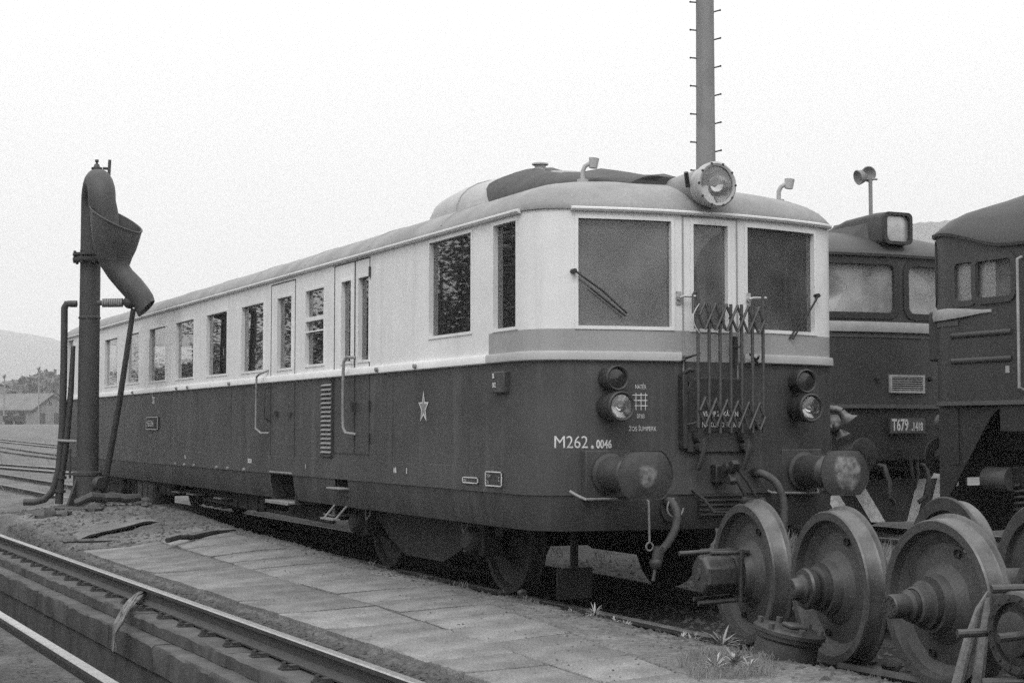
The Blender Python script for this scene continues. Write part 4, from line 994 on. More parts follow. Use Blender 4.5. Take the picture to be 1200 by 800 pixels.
for y in (3.62, 8.92, 11.95, 14.9, 17.9):
    MB().box(-W-.0025, -W+.004, y-.004, y+.004, 1.10, 1.895).build('sheet_joint', 'body_red', rc)
for y in (3.62, 8.75, 11.95, 15.15):
    MB().box(-W-.0025, -W+.004, y-.004, y+.004, 1.98, 3.02).build('sheet_joint', 'cream', rc)
# ================================================================ diesel locomotives (front faces -Y in their own frame)
LW = 1.475
_lh = [(x, .10*x*x) for x in (0, .05, .12, .3, .5, .7, .9, 1.0)]+bez((1.05, .11), (LW, .20), (LW, .72), 9)
lf = [(x, y) for x, y in _lh[::-1]]+[(-x, y) for x, y in _lh[1:]]
LL = 16.4
LP = Path([(LW, LL)]+lf+[(-LW, LL)])
LPU = LP
_lX = [p[0] for p in _lh]; _lY = [p[1] for p in _lh]
def lfy(x): return float(np.interp(abs(x), _lX, _lY))
def make_loco(label, loc, rz, number=None, plough=True):
    lc = thing('diesel_locomotive', label, 'locomotive', loc, rz, 'diesel locomotives standing nose to nose')
    P = LP; s_f = lambda x: P.near(x, lfy(x)); s_l = lambda y: P.near(-LW, y); s_r = lambda y: P.near(LW, y)
    fwin = [(-1.36, -.09), (.09, 1.36)]; fz = (2.90, 3.60)
    swin = [(.72, 1.72)]; sz = (2.86, 3.34)
    holes = [(s_f(b), s_f(a))+fz for a, b in fwin]
    for a, b in swin: holes += [(s_l(a), s_l(b))+sz, (s_r(b), s_r(a))+sz]
    holes = [(min(h[:2]), max(h[:2]), h[2], h[3]) for h in holes]
    lean = lambda z: 0
    up_, lowb, dk = MB(), MB(), MB()
    shell(P, [1.70, 2.72, 2.84, 3.44], [(a_, b_, c_, 9 if d_ > 3.5 else d_) for a_, b_, c_, d_ in holes], lambda s, z: up_)
    base_z = lambda t: 3.455+.24*sstep(1.7, .45, P.pos(t).y)
    tt = sorted(set([s_r(LL-.01), s_l(LL-.01)]+[s_r(y) for y in (1.75, 1.5, 1.25, 1.05, .9)]+[s_l(y) for y in (1.75, 1.5, 1.25, 1.05, .9)]+[q for q in P.s if s_r(.8) < q < s_l(.8)]+[h[0] for h in holes]+[h[1] for h in holes]))
    for a_, b_ in zip(tt, tt[1:]):
        z0_ = 3.60 if any(h[0] < (a_+b_)/2 < h[1] and h[3] > 3.5 for h in holes) else 3.44
        up_.add([P.pos(a_, z0_), P.pos(b_, z0_), P.pos(b_, max(base_z(b_), z0_)), P.pos(a_, max(base_z(a_), z0_))], [(0, 1, 2, 3)])
    up_.build('body', 'loco_body', lc, smooth=40)
    inn = MB(); shell(P, [1.75, 3.42], holes, lambda s, z: inn if (s_r(2.3) < s < s_l(2.3)) else None, extra=(s_r(2.3), s_l(2.3)), offz=lambda z: -.06); inn.build('cab_lining', 'interior_light', lc)
    # roof: brow is higher at the front than the gutter along the sides
    rg = []
    prof = [(-.03, 0.0), (-.03, .03), (.03, .14), (.10, .26), (.22, .39), (.4, .50), (.65, .60), (1.0, .68), (1.46, .71)]
    for ins, dz in prof:
        ring = []
        for t in [s_r(LL-.01), s_r(10), s_r(5), s_r(2.5), s_r(1.6), s_r(1.2)]+[q for q in P.s if s_r(.95) < q < s_l(.95)]+[s_l(1.2), s_l(1.6), s_l(2.5), s_l(5), s_l(10), s_l(LL-.01)]:
            p = P.pos(t); k = sstep(1.7, .45, p.y); base = 3.45+.24*k
            z = base+dz*(1.34-.68*k); q = ins*(1-.0*k)
            fx = 1-ins/LW; yy_ = p.y+(max(0, ins)*1.25*(1-min(1, p.y/8)) if ins > 0 else ins*k)
            ring.append((p.x*fx, yy_, z))
        rg.append(ring)
    mb = MB(); mb.loft(rg, False, closed=False); mb.build('roof', 'loco_roof', lc, smooth=60)
    mb = MB(); ss = [s_r(y) for y in (LL-.01, 2.0, 1.75, 1.5, 1.25, 1.0, .85)]+[q for q in P.s if s_r(.8) < q < s_l(.8)]+[s_l(y) for y in (.85, 1.0, 1.25, 1.5, 1.75, 2.0, LL-.01)]
    mb.loft([[P.pos(t, 3.45+.24*sstep(1.7, .45, P.pos(t).y)+a, b) for a, b in ((-.015, -.01), (-.015, .045), (.02, .05), (.02, -.01))] for t in ss], True); mb.build('rain_gutter', 'loco_body', lc, smooth=30)
    # light moulding on the nose, tapering off on the flanks
    mb = MB(); rgs = []
    for t in [s_r(1.35), s_r(1.2), s_r(.8)]+[q for q in P.s if s_r(.7) < q < s_l(.7)]+[s_l(.8), s_l(1.2), s_l(1.35)]:
        p = P.pos(t); k = 1-.75*sstep(.55, 1.35, p.y); h = .075*k
        rgs.append([P.pos(t, 2.735+a*h, o) for o, a in ((-.01, -1), (.045*k, -.85), (.055*k, 0), (.045*k, .85), (-.01, 1))])
    mb.loft(rgs, True); mb.build('nose_moulding', 'loco_stripe', lc, smooth=35)
    sweep(P, s_r(.8), s_l(.8), [(-.01, 2.60), (.012, 2.60), (.012, 2.655), (-.01, 2.655)]).build('nose_band', 'loco_grey', lc)
    # floor line and front apron
    sweep(P, s_r(LL-.01), s_l(LL-.01), [(-.02, 1.665), (.03, 1.665), (.03, 1.715), (-.02, 1.715)]).build('floor_moulding', 'loco_grey', lc)
    ap = MB(); shell(P, [.98, 1.665], [], lambda s, z: ap if (s_r(.75) < s < s_l(.75)) else None, extra=(s_r(.75), s_l(.75)), offz=lambda z: -.02); ap.build('front_apron', 'loco_frame', lc, smooth=40)
    for sx in (-1, 1):
        x = sx*(LW-.03); pl = MB(); pl.prism([(x, .40, 1.66), (x, 1.45, 1.66), (x, 1.28, 1.54), (x, .50, .52), (x, .40, .52)], (-sx*.02, 0, 0)); pl.build('side_apron', 'loco_frame', lc)
        fr_ = MB(); fr_.box(sx*LW-.06 if sx > 0 else -LW-.0, sx*LW if sx > 0 else -LW+.06, 1.45, LL, 1.36, 1.665); fr_.build('frame_beam', 'loco_frame', lc, .01)
    MB().box(-1.1, 1.1, .30, LL, 1.15, 1.40).build('underframe', 'under_dark', lc)
    mb = MB(); mb.box(-1.40, 1.40, .35, .50, .82, 1.30); mb.build('buffer_beam', 'loco_frame', lc, .01)
    # windows
    for a, b in fwin:
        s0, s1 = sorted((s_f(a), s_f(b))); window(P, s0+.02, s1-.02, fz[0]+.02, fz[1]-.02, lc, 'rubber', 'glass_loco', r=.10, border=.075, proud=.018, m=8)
    for a, b in swin:
        for fn in (s_l, s_r):
            s0, s1 = sorted((fn(a), fn(b))); mid = fn(a)+(fn(b)-fn(a))*.37; s = sorted((fn(a), mid)); t = sorted((mid, fn(b)))
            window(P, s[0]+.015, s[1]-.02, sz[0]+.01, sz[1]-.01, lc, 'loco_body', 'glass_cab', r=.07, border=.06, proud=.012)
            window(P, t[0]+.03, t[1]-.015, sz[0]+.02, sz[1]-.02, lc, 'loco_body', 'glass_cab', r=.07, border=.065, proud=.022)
    for sx in (-1, 1):
        x = sx*(LW+.0)
        cu = MB(); cu.loft([[(x-sx*(.062+.010*math.sin(k*2.2)), .74+.62*k/14, z) for k in range(15)] for z in (2.80, 3.40)], False, closed=False); cu.build('cab_brightening_sheet', 'brightening_sheet', lc, smooth=60, recalc=False)  # pale sheet added close behind the side panes to make them bright
        for z in (2.18, 2.48):
            mb = MB(); mb.loft([[(x+sx*.022*math.sin(math.pi*k/6), y, z+.035*math.cos(math.pi*k/6)) for k in range(7)] for y in (.68, 1.66)], True); mb.build('pressed_rib', 'loco_body', lc, smooth=40)
        mb = MB(); mb.box(x-.02, x+.015, 1.90, 1.92, 1.75, 3.42); mb.build('cab_door', 'loco_frame', lc)
        for y in (1.84, 2.68): mb = MB(); mb.tube([(x, y, 3.30), (x+sx*.07, y, 3.27), (x+sx*.07, y, 1.85), (x, y, 1.82)], .018, 10); mb.build('handrail', 'loco_stripe', lc)
        mb = MB(); mb.box(x-.01, x+.006, 1.56, 1.62, 2.02, 2.10); mb.build('small_placard', 'loco_stripe', lc)
        for k in range(4): MB().box(x-.02 if sx < 0 else x-.03, x+.03 if sx < 0 else x+.02, 1.98, 2.54, .55+.27*k, .575+.27*k).build('cab_step', 'loco_frame', lc)
        for y in (4.0, 6.5, 9, 11.5): MB().box(x-.01, x+.02, y, y+1.8, 2.0, 3.2).build('body_panel', 'loco_body', lc, .02)
    # roof headlight in its box
    hb = MB(); hx_ = -.05 if number else .02
    HZ = 0 if number else -.20
    def rr(y, hw, z0, z1, r=.07): z0 += HZ; z1 += HZ; return [(hx_+sgx*(hw-r)+r*math.cos(R(a)), y, (z1-r if sgz > 0 else z0+r)+r*math.sin(R(a))) for sgx, sgz, a0 in ((1, 1, 0), (-1, 1, 90), (-1, -1, 180), (1, -1, 270)) for a in range(a0, a0+91, 30)]
    hb.loft([rr(.03, .235, 3.85, 4.28), rr(.25, .24, 3.85, 4.29), rr(.8, .26, 3.8, 4.26), rr(1.6, .30, 3.7, 4.06)] if number else [rr(.03, .235, 3.80, 4.16), rr(.25, .235, 3.80, 4.15), rr(.7, .2, 3.7, 4.0)], True); ho = hb.build('headlight_box', 'loco_roof', lc, smooth=40)
    for sx in ((-1, 1) if number else ()):
        mb = MB(); mb.loft([[(hx_+sx*.20, y, 4.22), (hx_+sx*w, y+.1*0, zz), (hx_+sx*.20, y, 3.80)] for y, w, zz in ((.28, .24, 3.85), (.6, .48, 3.86), (1.1, .50, 3.9))], True); mb.build('headlight_fairing', 'loco_roof', ho, smooth=50)
    MB().loft([rr(.018, .185, 3.895, 4.235), rr(.022, .20, 3.88, 4.25)], True).build('headlight_glass', 'bright_metal', ho, smooth=30)
    f = MB(); f.loft([rr(.04, .235, 3.85, 4.28), rr(-.03, .235, 3.85, 4.28), rr(-.03, .19, 3.89, 4.24), rr(.03, .19, 3.89, 4.24)], False); f.build('headlight_rim', 'loco_frame', ho, smooth=30)
    # nose grille and number plate
    F = lambda x, z, o: (x, lfy(x)-o, z)
    mb = MB(); gx0, gx1, gz0, gz1 = -.22, .36, 1.87, 2.11; t = .03
    for a, b, c, d in ((gx0, gx1, gz0, gz0+t), (gx0, gx1, gz1-t, gz1), (gx0, gx0+t, gz0+t, gz1-t), (gx1-t, gx1, gz0+t, gz1-t)): mb.box(a, b, -.03, .05, c, d)
    gr = mb.build('nose_grille', 'loco_stripe', lc)
    MB().box(gx0+.01, gx1-.01, -.005, .05, gz0+.01, gz1-.01).build('grille_backing', 'interior_dark', gr)
    for k in range(6): MB().box(gx0+t, gx1-t, -.022, -.01, gz0+.042+k*.029, gz0+.054+k*.029).build('slat', 'loco_stripe', gr)
    for x in (-.42, .48): MB().lathe([(.03, 0), (.03, .05), (.02, .055), (.001, .055)], F(x, 2.06, 0), (0, -1, 0), 12).build('socket', 'loco_frame', lc)
    mb = MB(); mb.box(-.25, .37, -.035, .0, 1.33, 1.56); npl = mb.build('number_plate', 'black_iron', lc, .004); fr_ = MB(); t = .012
    for a, b, c, d in ((-.25, .37, 1.33, 1.33+t), (-.25, .37, 1.56-t, 1.56), (-.25, -.25+t, 1.33+t, 1.56-t), (.37-t, .37, 1.33+t, 1.56-t)): fr_.box(a, b, -.042, -.03, c, d)
    fr_.build('plate_frame', 'under_grey', npl)
    MB().box(-.238, .358, -.037, -.034, 1.342, 1.548).build('plate_field', 'loco_grey', npl)
    if number:
        lettering(number[0], .21, lambda u, v: (-.215+u, -.046, 1.375+v), npl, xs=.62, bold=.005); lettering(number[1], .15, lambda u, v: (.11+u, -.046, 1.375+v), npl, xs=.58, bold=.004)
    for sx in (-1, 1):
        mb = MB(); x = sx*1.08; mb.lathe([(.10, .05), (.11, 0), (.11, -.10), (.09, -.11)], (x, lfy(x), 1.47), (0, 1, 0), 20); mb.sphere((x, lfy(x)-.08, 1.47), .10, 14, 8); mb.build('buffer_lamp', 'loco_grey', lc)
        x = sx*.875
        mb = MB(); mb.box(x-.2, x+.2, .28, .36, .86, 1.26); bf = mb.build('buffer', 'loco_frame', lc, .006)
        MB().lathe([(.16, .30), (.16, .26), (.125, .24), (.125, -.08), (.10, -.09), (.10, -.28)], (x, 0, 1.06), (0, 1, 0), 24).build('buffer_housing', 'wheel_steel', bf)
        MB().lathe([(.001, -.335), (.12, -.325), (.215, -.30), (.22, -.285), (.22, -.265), (.11, -.25)], (x, 0, 1.06), (0, 1, 0), 30).build('buffer_head', 'loco_frame', bf)
        cs = [(sx*.35, .3, .95), (sx*.35, -.05, .9), (sx*.33, -.12, .7), (sx*.30, -.1, .5), (sx*.2, -.05, .42)]
        MB().tube(cs, .03, 10).build('brake_hose', 'hose', lc)
    mb = MB(); mb.box(-.06, .06, -.25, .35, 1.0, 1.12); mb.tube([(-.05, -.2, 1.05), (-.05, -.24, .8), (0, -.24, .62), (.05, -.24, .8), (.05, -.2, 1.05)], .022); mb.build('screw_coupling', 'black_iron', lc)
    # snow plough with hazard stripes
    def PL(u, z): # u across, blade is a shallow V leaning back
        return Vector((u, .12+.22*abs(u)+.25*(z-.15)*.5, z))
    mb = MB(); mb.loft([[PL(u, .72), PL(u, .16), PL(u, .16)+Vector((0, .03, 0)), PL(u, .72)+Vector((0, .03, 0))] for u in (-1.38, -.7, 0, .7, 1.38)], True); ploug = mb.build('snow_plough', 'under_grey', lc, smooth=30)
    for sx in (-1, 1):
        for k in range(3):
            u0 = sx*(.18+.42*k); w_ = sx*.20; dx = sx*.30
            st = MB(); q = [PL(u0+dx, .72), PL(u0+dx+w_, .72), PL(u0+w_, .16), PL(u0, .16)]
            q = [p if abs(p.x) < 1.38 else PL(sx*1.375, p.z) for p in q]
            st.add([p-Vector((0, .006, 0)) for p in q], [(0, 1, 2, 3)]); st.build('hazard_stripe', 'paint_white', ploug, smooth=0, recalc=False)
    # cab interior
    mb = MB(); mb.box(-1.38, 1.38, .15, .7, 2.2, 2.80); mb.build('control_desk', 'interior_dark', lc, .03)
    for x in (-.75, .75):
        mb = MB(); mb.loft([[(x+.22*math.cos(a)*k, 1.15+oy, z+.0) for a in [2*math.pi*i/14 for i in range(14)] for oy in [.06*math.sin(a)]] for z, k in ((2.3, 1), (2.95, 1.02), (3.12, .9), (3.2, .6))], True); mb.build('driver_seat', 'seat_cloth', lc, smooth=50)
    MB().box(-1.4, 1.4, 2.6, 2.64, 1.7, 2.75).build('rear_bulkhead', 'interior', lc)
    # bogies
    for yc in (3.9, LL-3.4):
        b = MB()
        for sx in (-1, 1): b.prism([(sx*1.12-.04, yc+a, z) for a, z in ((-2.7, .95), (-2.6, .72), (-1.9, .62), (1.9, .62), (2.6, .72), (2.7, .95), (2.0, 1.02), (-2.0, 1.02))], (.08, 0, 0))
        b.box(-1.1, 1.1, yc-.3, yc+.3, .6, .9); bo = b.build('bogie', 'loco_frame', lc, .01)
        for dy in (-2.1, 0, 2.1):
            for sx in (-1, 1):
                wheel(sx*.755, yc+dy, .525, .525, bo, 'loco_frame', sx)
                a = MB(); a.box(sx*1.12-.14, sx*1.12+.14, yc+dy-.2, yc+dy+.2, .36, .72); a.lathe([(.001, .20), (.1, .20), (.13, .14), (.15, 0)], (sx*1.14, yc+dy, .525), (sx, 0, 0), 16); a.build('axle_box', 'loco_frame', bo, .02)
                for o in (-.36, .36): sp = MB(); sp.tube([(sx*1.14+.085*math.cos(k*.8), yc+dy+o+.085*math.sin(k*.8), .42+.34*k/40) for k in range(41)], .02, 6); sp.build('coil_spring', 'loco_frame', bo)
            MB().cyl((-.75, yc+dy, .525), (.75, yc+dy, .525), .09).build('axle', 'under_dark', bo)
        for sx in (-1, 1): MB().cyl((sx*1.15, yc-3.0, .82), (sx*1.15, yc-2.6, .82), .14, n=20).build('brake_cylinder', 'loco_grey', bo)
    MB().box(-1.25, 1.25, 6.9, 9.9, .45, 1.2).build('fuel_tank', 'loco_frame', lc, .1)
    return lc
make_loco('dark diesel locomotive with square roof headlight and number plate T679 on its nose', (7.20, 7.05, 0), 0, ('T679', '.1418'))
make_loco('dark diesel locomotive showing its cab side and sliding window, standing above loose wheelsets', (7.55, 5.46, 0), math.pi)
# ================================================================ water crane
cx, cyy = -2.40, 12.57; cz = .29
wc = thing('water_crane', 'tall black cast-iron locomotive water crane with swan neck and hanging spout beside the railcar', 'water crane', (cx, cyy, 0))
mb = MB(); mb.lathe([(.19, cz-.1), (.19, cz+.45), (.20, cz+.46), (.20, cz+.50), (.150, cz+.52), (.142, 2.0), (.140, 2.9), (.150, 2.905), (.150, 2.93), (.140, 2.94), (.138, 3.74)], (0, 0, 0), (0, 0, 1), 32, caps=True); mb.build('column', 'crane_iron', wc, smooth=40)
mb = MB(); mb.lathe([(.165, 3.70), (.235, 3.70), (.24, 3.72), (.24, 3.745), (.20, 3.75), (.20, 3.77), (.24, 3.78), (.24, 3.81), (.165, 3.81)], (0, 0, 0), (0, 0, 1), 32); fl_ = mb.build('flange', 'crane_iron', wc, smooth=40)
for k in range(8): a = k*math.pi/4; MB().cyl((.215*math.cos(a), .215*math.sin(a), 3.67), (.215*math.cos(a), .215*math.sin(a), 3.84), .02, n=6).build('flange_bolt', 'crane_iron', fl_)
rch = .74
pts = [(0, 0, 3.75), (0, 0, 4.1), (0, 0, 4.36)]+[(0.02*0, -rch/2+rch/2*math.cos(R(a)), 4.44+.33*math.sin(R(a))) for a in range(10, 181, 17)]+[(0.03, -rch, 4.3), (.04, -rch, 4.15), (.05, -rch-.02, 4.0)]
rr_ = [.138]*3+[.140+.042*min(1, i/8) for i in range(11)]+[.184, .185, .185]
mb = MB(); mb.tube(pts, rr_[:len(pts)], 28); mb.build('swan_neck', 'crane_iron', wc, smooth=50)
mb = MB(); mb.lathe([(.045, 0), (.045, .03), (.075, .035), (.075, .06), (.045, .065), (.035, .10), (.015, .12), (.015, .13), (.028, .145), (.025, .17), (.001, .175)], (0, -rch/2+.02, 4.90), (0, 0, 1), 14); mb.build('finial', 'crane_iron', wc)
mb = MB(); mb.tube([(0.06, -rch/2-.08, 4.94), (.16, -rch/2-.1, 4.94)], .02); mb.tube([(.14, -rch/2-.1, 4.80), (.15, -rch/2-.1, 5.06)], .022); mb.build('pivot_bracket', 'crane_iron', wc)
# spout: outline read off the photograph, laid at the depth of the neck's end, true round sections
E_ = Vector((rt.x, rt.y, 0)); Dq = (Vector((cx, cyy-rch, 4))-CAM).dot(fw); px2m = Dq/FPX
def sp(px, py, dd=0): 
    p = at_depth(px, py, Dq+dd); return p-Vector((cx, cyy, 0))
secs = [((107, 241), (165.5, 272)), ((107.3, 256), (163, 281)), ((108, 275), (159, 293)), ((111, 293), (154, 303)), ((118, 312), (151.5, 311)), ((128, 327), (155, 316)), ((139, 340), (165, 326)), ((149, 351), (173, 336)), ((157, 360), (179, 345)), ((162.5, 371), (181, 352))]
outer, inner = [], []
depth = Vector((fw.x, fw.y, 0)).normalized()
for k, (l_, r_) in enumerate(secs):
    A, B = sp(*l_), sp(*r_); c = (A+B)/2; u = (B-A)/2; h = u.length*(1.0 if k < 4 else .95)
    ring, rin = [], []
    for i in range(28):
        a = 2*math.pi*i/28; d = u*math.cos(a)-depth*(h*math.sin(a)); 
        sag = Vector((0, 0, -.085*math.sin(a)*max(0, 1-k/3.0))) if k < 3 else Vector((0, 0, 0))
        ring.append(c+d+sag); rin.append(c+d*.955+sag)
    outer.append(ring); inner.append(rin)
mb = MB(); n_ = 28
mb.loft(inner[::-1]+outer, False); o0 = len(inner)*n_
mb.loft([outer[-1], inner[-1]], False)
mb.build('spout', 'crane_spout', wc, smooth=55)
mb = MB(); mb.tube(outer[0]+[outer[0][0]], .011, 6, caps=False); mb.build('spout_rim', 'crane_spout', wc)
# pull bar, ratchet arm, steam pipes
A = sp(158, 362); b = sp(107, 585); b = Vector((.20, -.05, .45)); mb = MB(); mb.tube([A+Vector((-.02, 0, 0)), A.lerp(b, .5)+Vector((.01, 0, 0)), b], [.035, .042, .046], 10); mb.build('pull_bar', 'crane_iron', wc)
mb = MB(); p0 = sp(114, 355); p1 = sp(148, 354.5); mb.tube([p0, p1], .035, 10)
mb.tube([p1, sp(158, 354.5)], .055, 12); mb.sphere(sp(152, 354), .09, 12, 8); mb.build('spring_arm', 'crane_iron', wc)
for k in range(9): q = p0.lerp(p1, .22+.078*k); MB().cyl(q-E_*.012, q+E_*.012, .06, n=14).build('arm_rib', 'mast_grey', wc)
mb = MB(); mb.tube([sp(90, 356, .6), sp(83, 356, .6), sp(78, 356, .6), sp(75.5, 361, .6), sp(75, 420, .6), sp(73, 500, .6), sp(69, 550, .6), sp(62, 575, .6), sp(52, 585, .6), sp(40, 588, .6), sp(28, 588, .6)], .048, 10); mb.build('steam_pipe', 'crane_iron', wc, smooth=50)
mb = MB(); mb.tube([sp(86, 405, .62), sp(83, 460, .62), sp(77, 520, .62), sp(71, 560, .62), sp(69, 590, .62)], [.03, .04, .052, .055, .055], 10); mb.cyl(sp(72, 557, .62), sp(71.5, 560, .62), .075, n=12); mb.cyl(sp(70.5, 573, .62), sp(70, 576, .62), .08, n=12); mb.build('drain_pipe', 'crane_iron', wc, smooth=50)
mb = MB(); mb.tube([sp(68, 516, .55), Vector((-.1, .1, sp(68, 516).z-.02))], .022); mb.build('pipe_bracket', 'step_light', wc)
mb = MB(); mb.tube([sp(82, 525, .5), sp(82, 560, .5)], .018); mb.build('drain_rod', 'crane_iron', wc)
for a in range(4):
    t = a*math.pi/2+.5; mb = MB(); u = Vector((math.cos(t), math.sin(t), 0)); n = Vector((-u.y, u.x, 0))
    mb.prism([u*.17+Vector((0, 0, cz+.45))-n*.02, u*.36+Vector((0, 0, cz))-n*.02, u*.36+Vector((0, 0, cz-.1))-n*.02, u*.17+Vector((0, 0, cz-.1))-n*.02], n*.04); mb.build('base_rib', 'crane_iron', wc)
mb = MB(); mb.lathe([(.42, cz-.12), (.43, cz+.02), (.40, cz+.045), (.2, cz+.05)], (0, 0, 0), (0, 0, 1), 20); mb.build('base_plate', 'crane_iron', wc, smooth=30)
mb = MB(); mb.lathe([(.001, .06), (.08, .06), (.10, .03), (.10, -.1)], (.12, -.17, cz+.35), (.5, -1, 0), 16); mb.build('valve_cap', 'crane_iron', wc)

# scraps and stones round the crane foot
sr = random.Random(4)
STONES = []
for v in range(4):
    mb = MB(); mb.sphere((0, 0, 0), 1, 9, 6); mb.v = [tuple(Vector(p)*(.75+.5*sr.random())) for p in mb.v]; STONES.append(mb.mesh('stone', 'stone', smooth=30))
def stone(x, y, s, label, group=None, sq=.6, z=None):
    o = tag(link('stone', STONES[sr.randrange(4)]), label, 'stone', group); o.location = (x, y, (gheight(x, y) if z is None else z)+s*sq*.35); o.scale = (s, s*sr.uniform(.7, 1.1), s*sq); o.rotation_euler = (0, 0, sr.uniform(0, 6)); return o
for k in range(14):
    a = sr.uniform(-2.6, .4); r = sr.uniform(.5, .95); stone(cx+r*math.cos(a), cyy+r*math.sin(a), sr.uniform(.05, .13), 'grey lump of rubble heaped at the foot of the water crane', 'rubble at the crane foot')
for k in range(3):
    mb = MB(); L_ = .55-.1*k; mb.tube([(cx-.25+.22*k, cyy-.55, gheight(cx, cyy-.55)+.06+.05*k), (cx-.05+.22*k, cyy-.62, gheight(cx, cyy-.6)+.16-.02*k), (cx+.2+.2*k, cyy-.6, gheight(cx+.2, cyy-.6)+.11)], [.05, .06, .05], 8); tag(mb.build('scrap_pipe', 'crane_iron', None), ['bent dark scrap pipe leaning on the crane base', 'short dark scrap pipe lying across the crane rubble', 'rusty scrap pipe end lying at the crane base next to the railcar'][k], 'pipe')
for (px_, py_), (qx, qy), lb in (((222, 631), (275, 624), 'thin bent iron bar lying on the dirt past the drain hole'), ((196, 634), (224, 631), 'short flat iron bar lying where the paving slabs begin'), ):
    a = at_z(px_, py_, .16); b = at_z(qx, qy, .16); mb = MB(); mb.tube([a+Vector((0, 0, .01)), a.lerp(b, .5)+Vector((0, .02, .03)), b+Vector((0, 0, .015))], .03, 6); tag(mb.build('iron_bar', 'black_iron', None), lb, 'iron bar')
for px_, py_, lb in ((390, 631, 'lone dark stone on the paving near the edge by the railcar'), (612, 692, 'small pale stone at the paving edge by the railcar front wheel'), (165, 668, 'dark clod of dirt lying beside the pit rail')):
    q = at_z(px_, py_, .1); stone(q.x, q.y, .035, lb, None, .7, plat(q.x, q.y))

# ================================================================ loose wheelsets on the railcar's track
def web_hole(x, y, z, ax, parent, r=.026):
    MB().lathe([(r, .004), (r*.9, .006), (r*.8, -.01), (.001, -.012)], (x, y, z), ax, 14).build('web_hole', 'interior_dark', parent)
def wheelset(yc, xo, rz, label, kind):
    ws = thing('wheelset', label, 'wheelset', (xo, yc, 0), rz, 'loose wheelsets parked on the track in front of the railcar')
    r = .452; JL = .32 if kind == 'long' else .27; RZ = Matrix.Rotation(rz, 3, 'Z')
    for sx in (-1, 1):
        # web and tread carry their own tone
        mb = MB(); pr_ = wheel_profile(r); mb.lathe(pr_, (sx*.755, 0, r), (-sx, 0, 0), 56)
        n = 56; mb.m = [1 if (k//n) in (7, 8, 9, 10) else 0 for k in range(len(mb.f))]
        w = mb.build('wheel', ['wheel_rust', 'wheel_tread'], ws, smooth=30)
        for a in ((112, .66), (292, .66)):
            rad = r*a[1]; web_hole(sx*(.755+.004), rad*math.cos(R(a[0])), r+rad*math.sin(R(a[0])), (sx, 0, 0), w)
        MB().lathe([(.135, -.05), (.13, .10), (.10, .115), (.085, .12), (.085, .20), (.078, .205), (.066, .215), (.064, JL-.01), (.058, JL-.002), (.001, JL)], (sx*.80, 0, r), (sx, 0, 0), 28).build('journal', 'wheel_steel', ws, smooth=35)
        for k in range(3): a = k*2.1; MB().cyl((sx*(.798+JL), .03*math.cos(a), r+.03*math.sin(a)), (sx*(.803+JL), .03*math.cos(a), r+.03*math.sin(a)), .008, n=8).build('centre_hole', 'interior_dark', ws)
        if kind == 'ring' and sx < 0: MB().lathe([(.085, .08), (.118, .085), (.122, .12), (.115, .135), (.085, .14)], (-.85, 0, r), (-1, 0, 0), 24).build('seal_ring', 'wheel_steel', ws, smooth=30)
    MB().cyl((-.72, 0, r), (.72, 0, r), .082, n=20).build('axle', 'wheel_rust', ws)
    return ws
def rods(ws, lst, r=.02):
    for p, q in lst: MB().tube([p, q], r, 10).build('tie_rod', 'wheel_steel', ws)
RZ_ = (.14, .12, .045, .03)
w1 = wheelset(-1.20, -.0, -RZ_[0], 'rusty wheelset with a boxy axle cap and long tie rods, under the railcar buffer', 'box')
mb = MB(); oc = [(.15*math.cos(R(22.5+45*i)), .15*math.sin(R(22.5+45*i))) for i in range(8)]
mb.loft([[(-.98, a*k, .452+b*k) for a, b in oc] if False else [(xx, a*k, .452+b*k) for a, b in oc] for xx, k in ((-.90, .75), (-.92, .86), (-1.04, .9), (-1.10, .9), (-1.125, .8), (-1.13, .5))], True); ab = mb.build('axle_box', 'wheel_steel', w1, .008, smooth=25)
mb = MB(); mb.lathe([(.04, 0), (.035, .012), (.001, .004)], (-1.129, 0, .46), (-1, 0, 0), 12); mb.build('plug', 'interior_dark', ab)
rods(w1, [((-.80, .10, .60), (-1.22, .10, .585)), ((-.82, -.10, .60), (-1.10, -.12, .60)), ((-.80, -.06, .30), (-1.16, -.06, .28)), ((-.80, .1, .30), (-1.12, .1, .29)), ((-.89, -.12, .28), (-.89, -.14, .62))], .016)
w2 = wheelset(-2.16, -.05, -RZ_[1], 'rusty wheelset with a bare stub axle and seal ring, second from the railcar', 'ring')
w3 = wheelset(-3.06, -.06, -RZ_[2], 'rusty wheelset with chalk figures on its web and a long bare journal', 'long')
MB().lathe([(.14, 0), (.125, .06), (.11, .07), (.10, .16), (.09, .17)], (-.80, 0, .452), (-1, 0, 0), 28).build('journal_collar', 'wheel_rust', w3, smooth=35)
for k in range(9): a = 2*math.pi*k/9; MB().cyl((-1.118, .047*math.cos(a), .452+.047*math.sin(a)), (-1.126, .047*math.cos(a), .452+.047*math.sin(a)), .007, n=6).build('end_bolt', 'interior_dark', w3)
w4 = wheelset(-4.07, -.08, -RZ_[3], 'rusty wheelset with an open bolted roller bearing housing behind the split post', 'bearing')
mb = MB(); mb.lathe([(.19, -.02), (.20, .0), (.20, .25), (.185, .262), (.15, .262), (.145, .235), (.11, .235), (.105, .275), (.07, .285), (.001, .285)], (-.93, 0, .43), (-1, 0, 0), 36); bh = mb.build('bearing_housing', 'wheel_steel', w4, smooth=30)
for k in range(14): a = 2*math.pi*k/14; MB().cyl((-1.192, .168*math.cos(a), .43+.168*math.sin(a)), (-1.202, .168*math.cos(a), .43+.168*math.sin(a)), .011, n=6).build('bolt', 'interior_dark', bh)
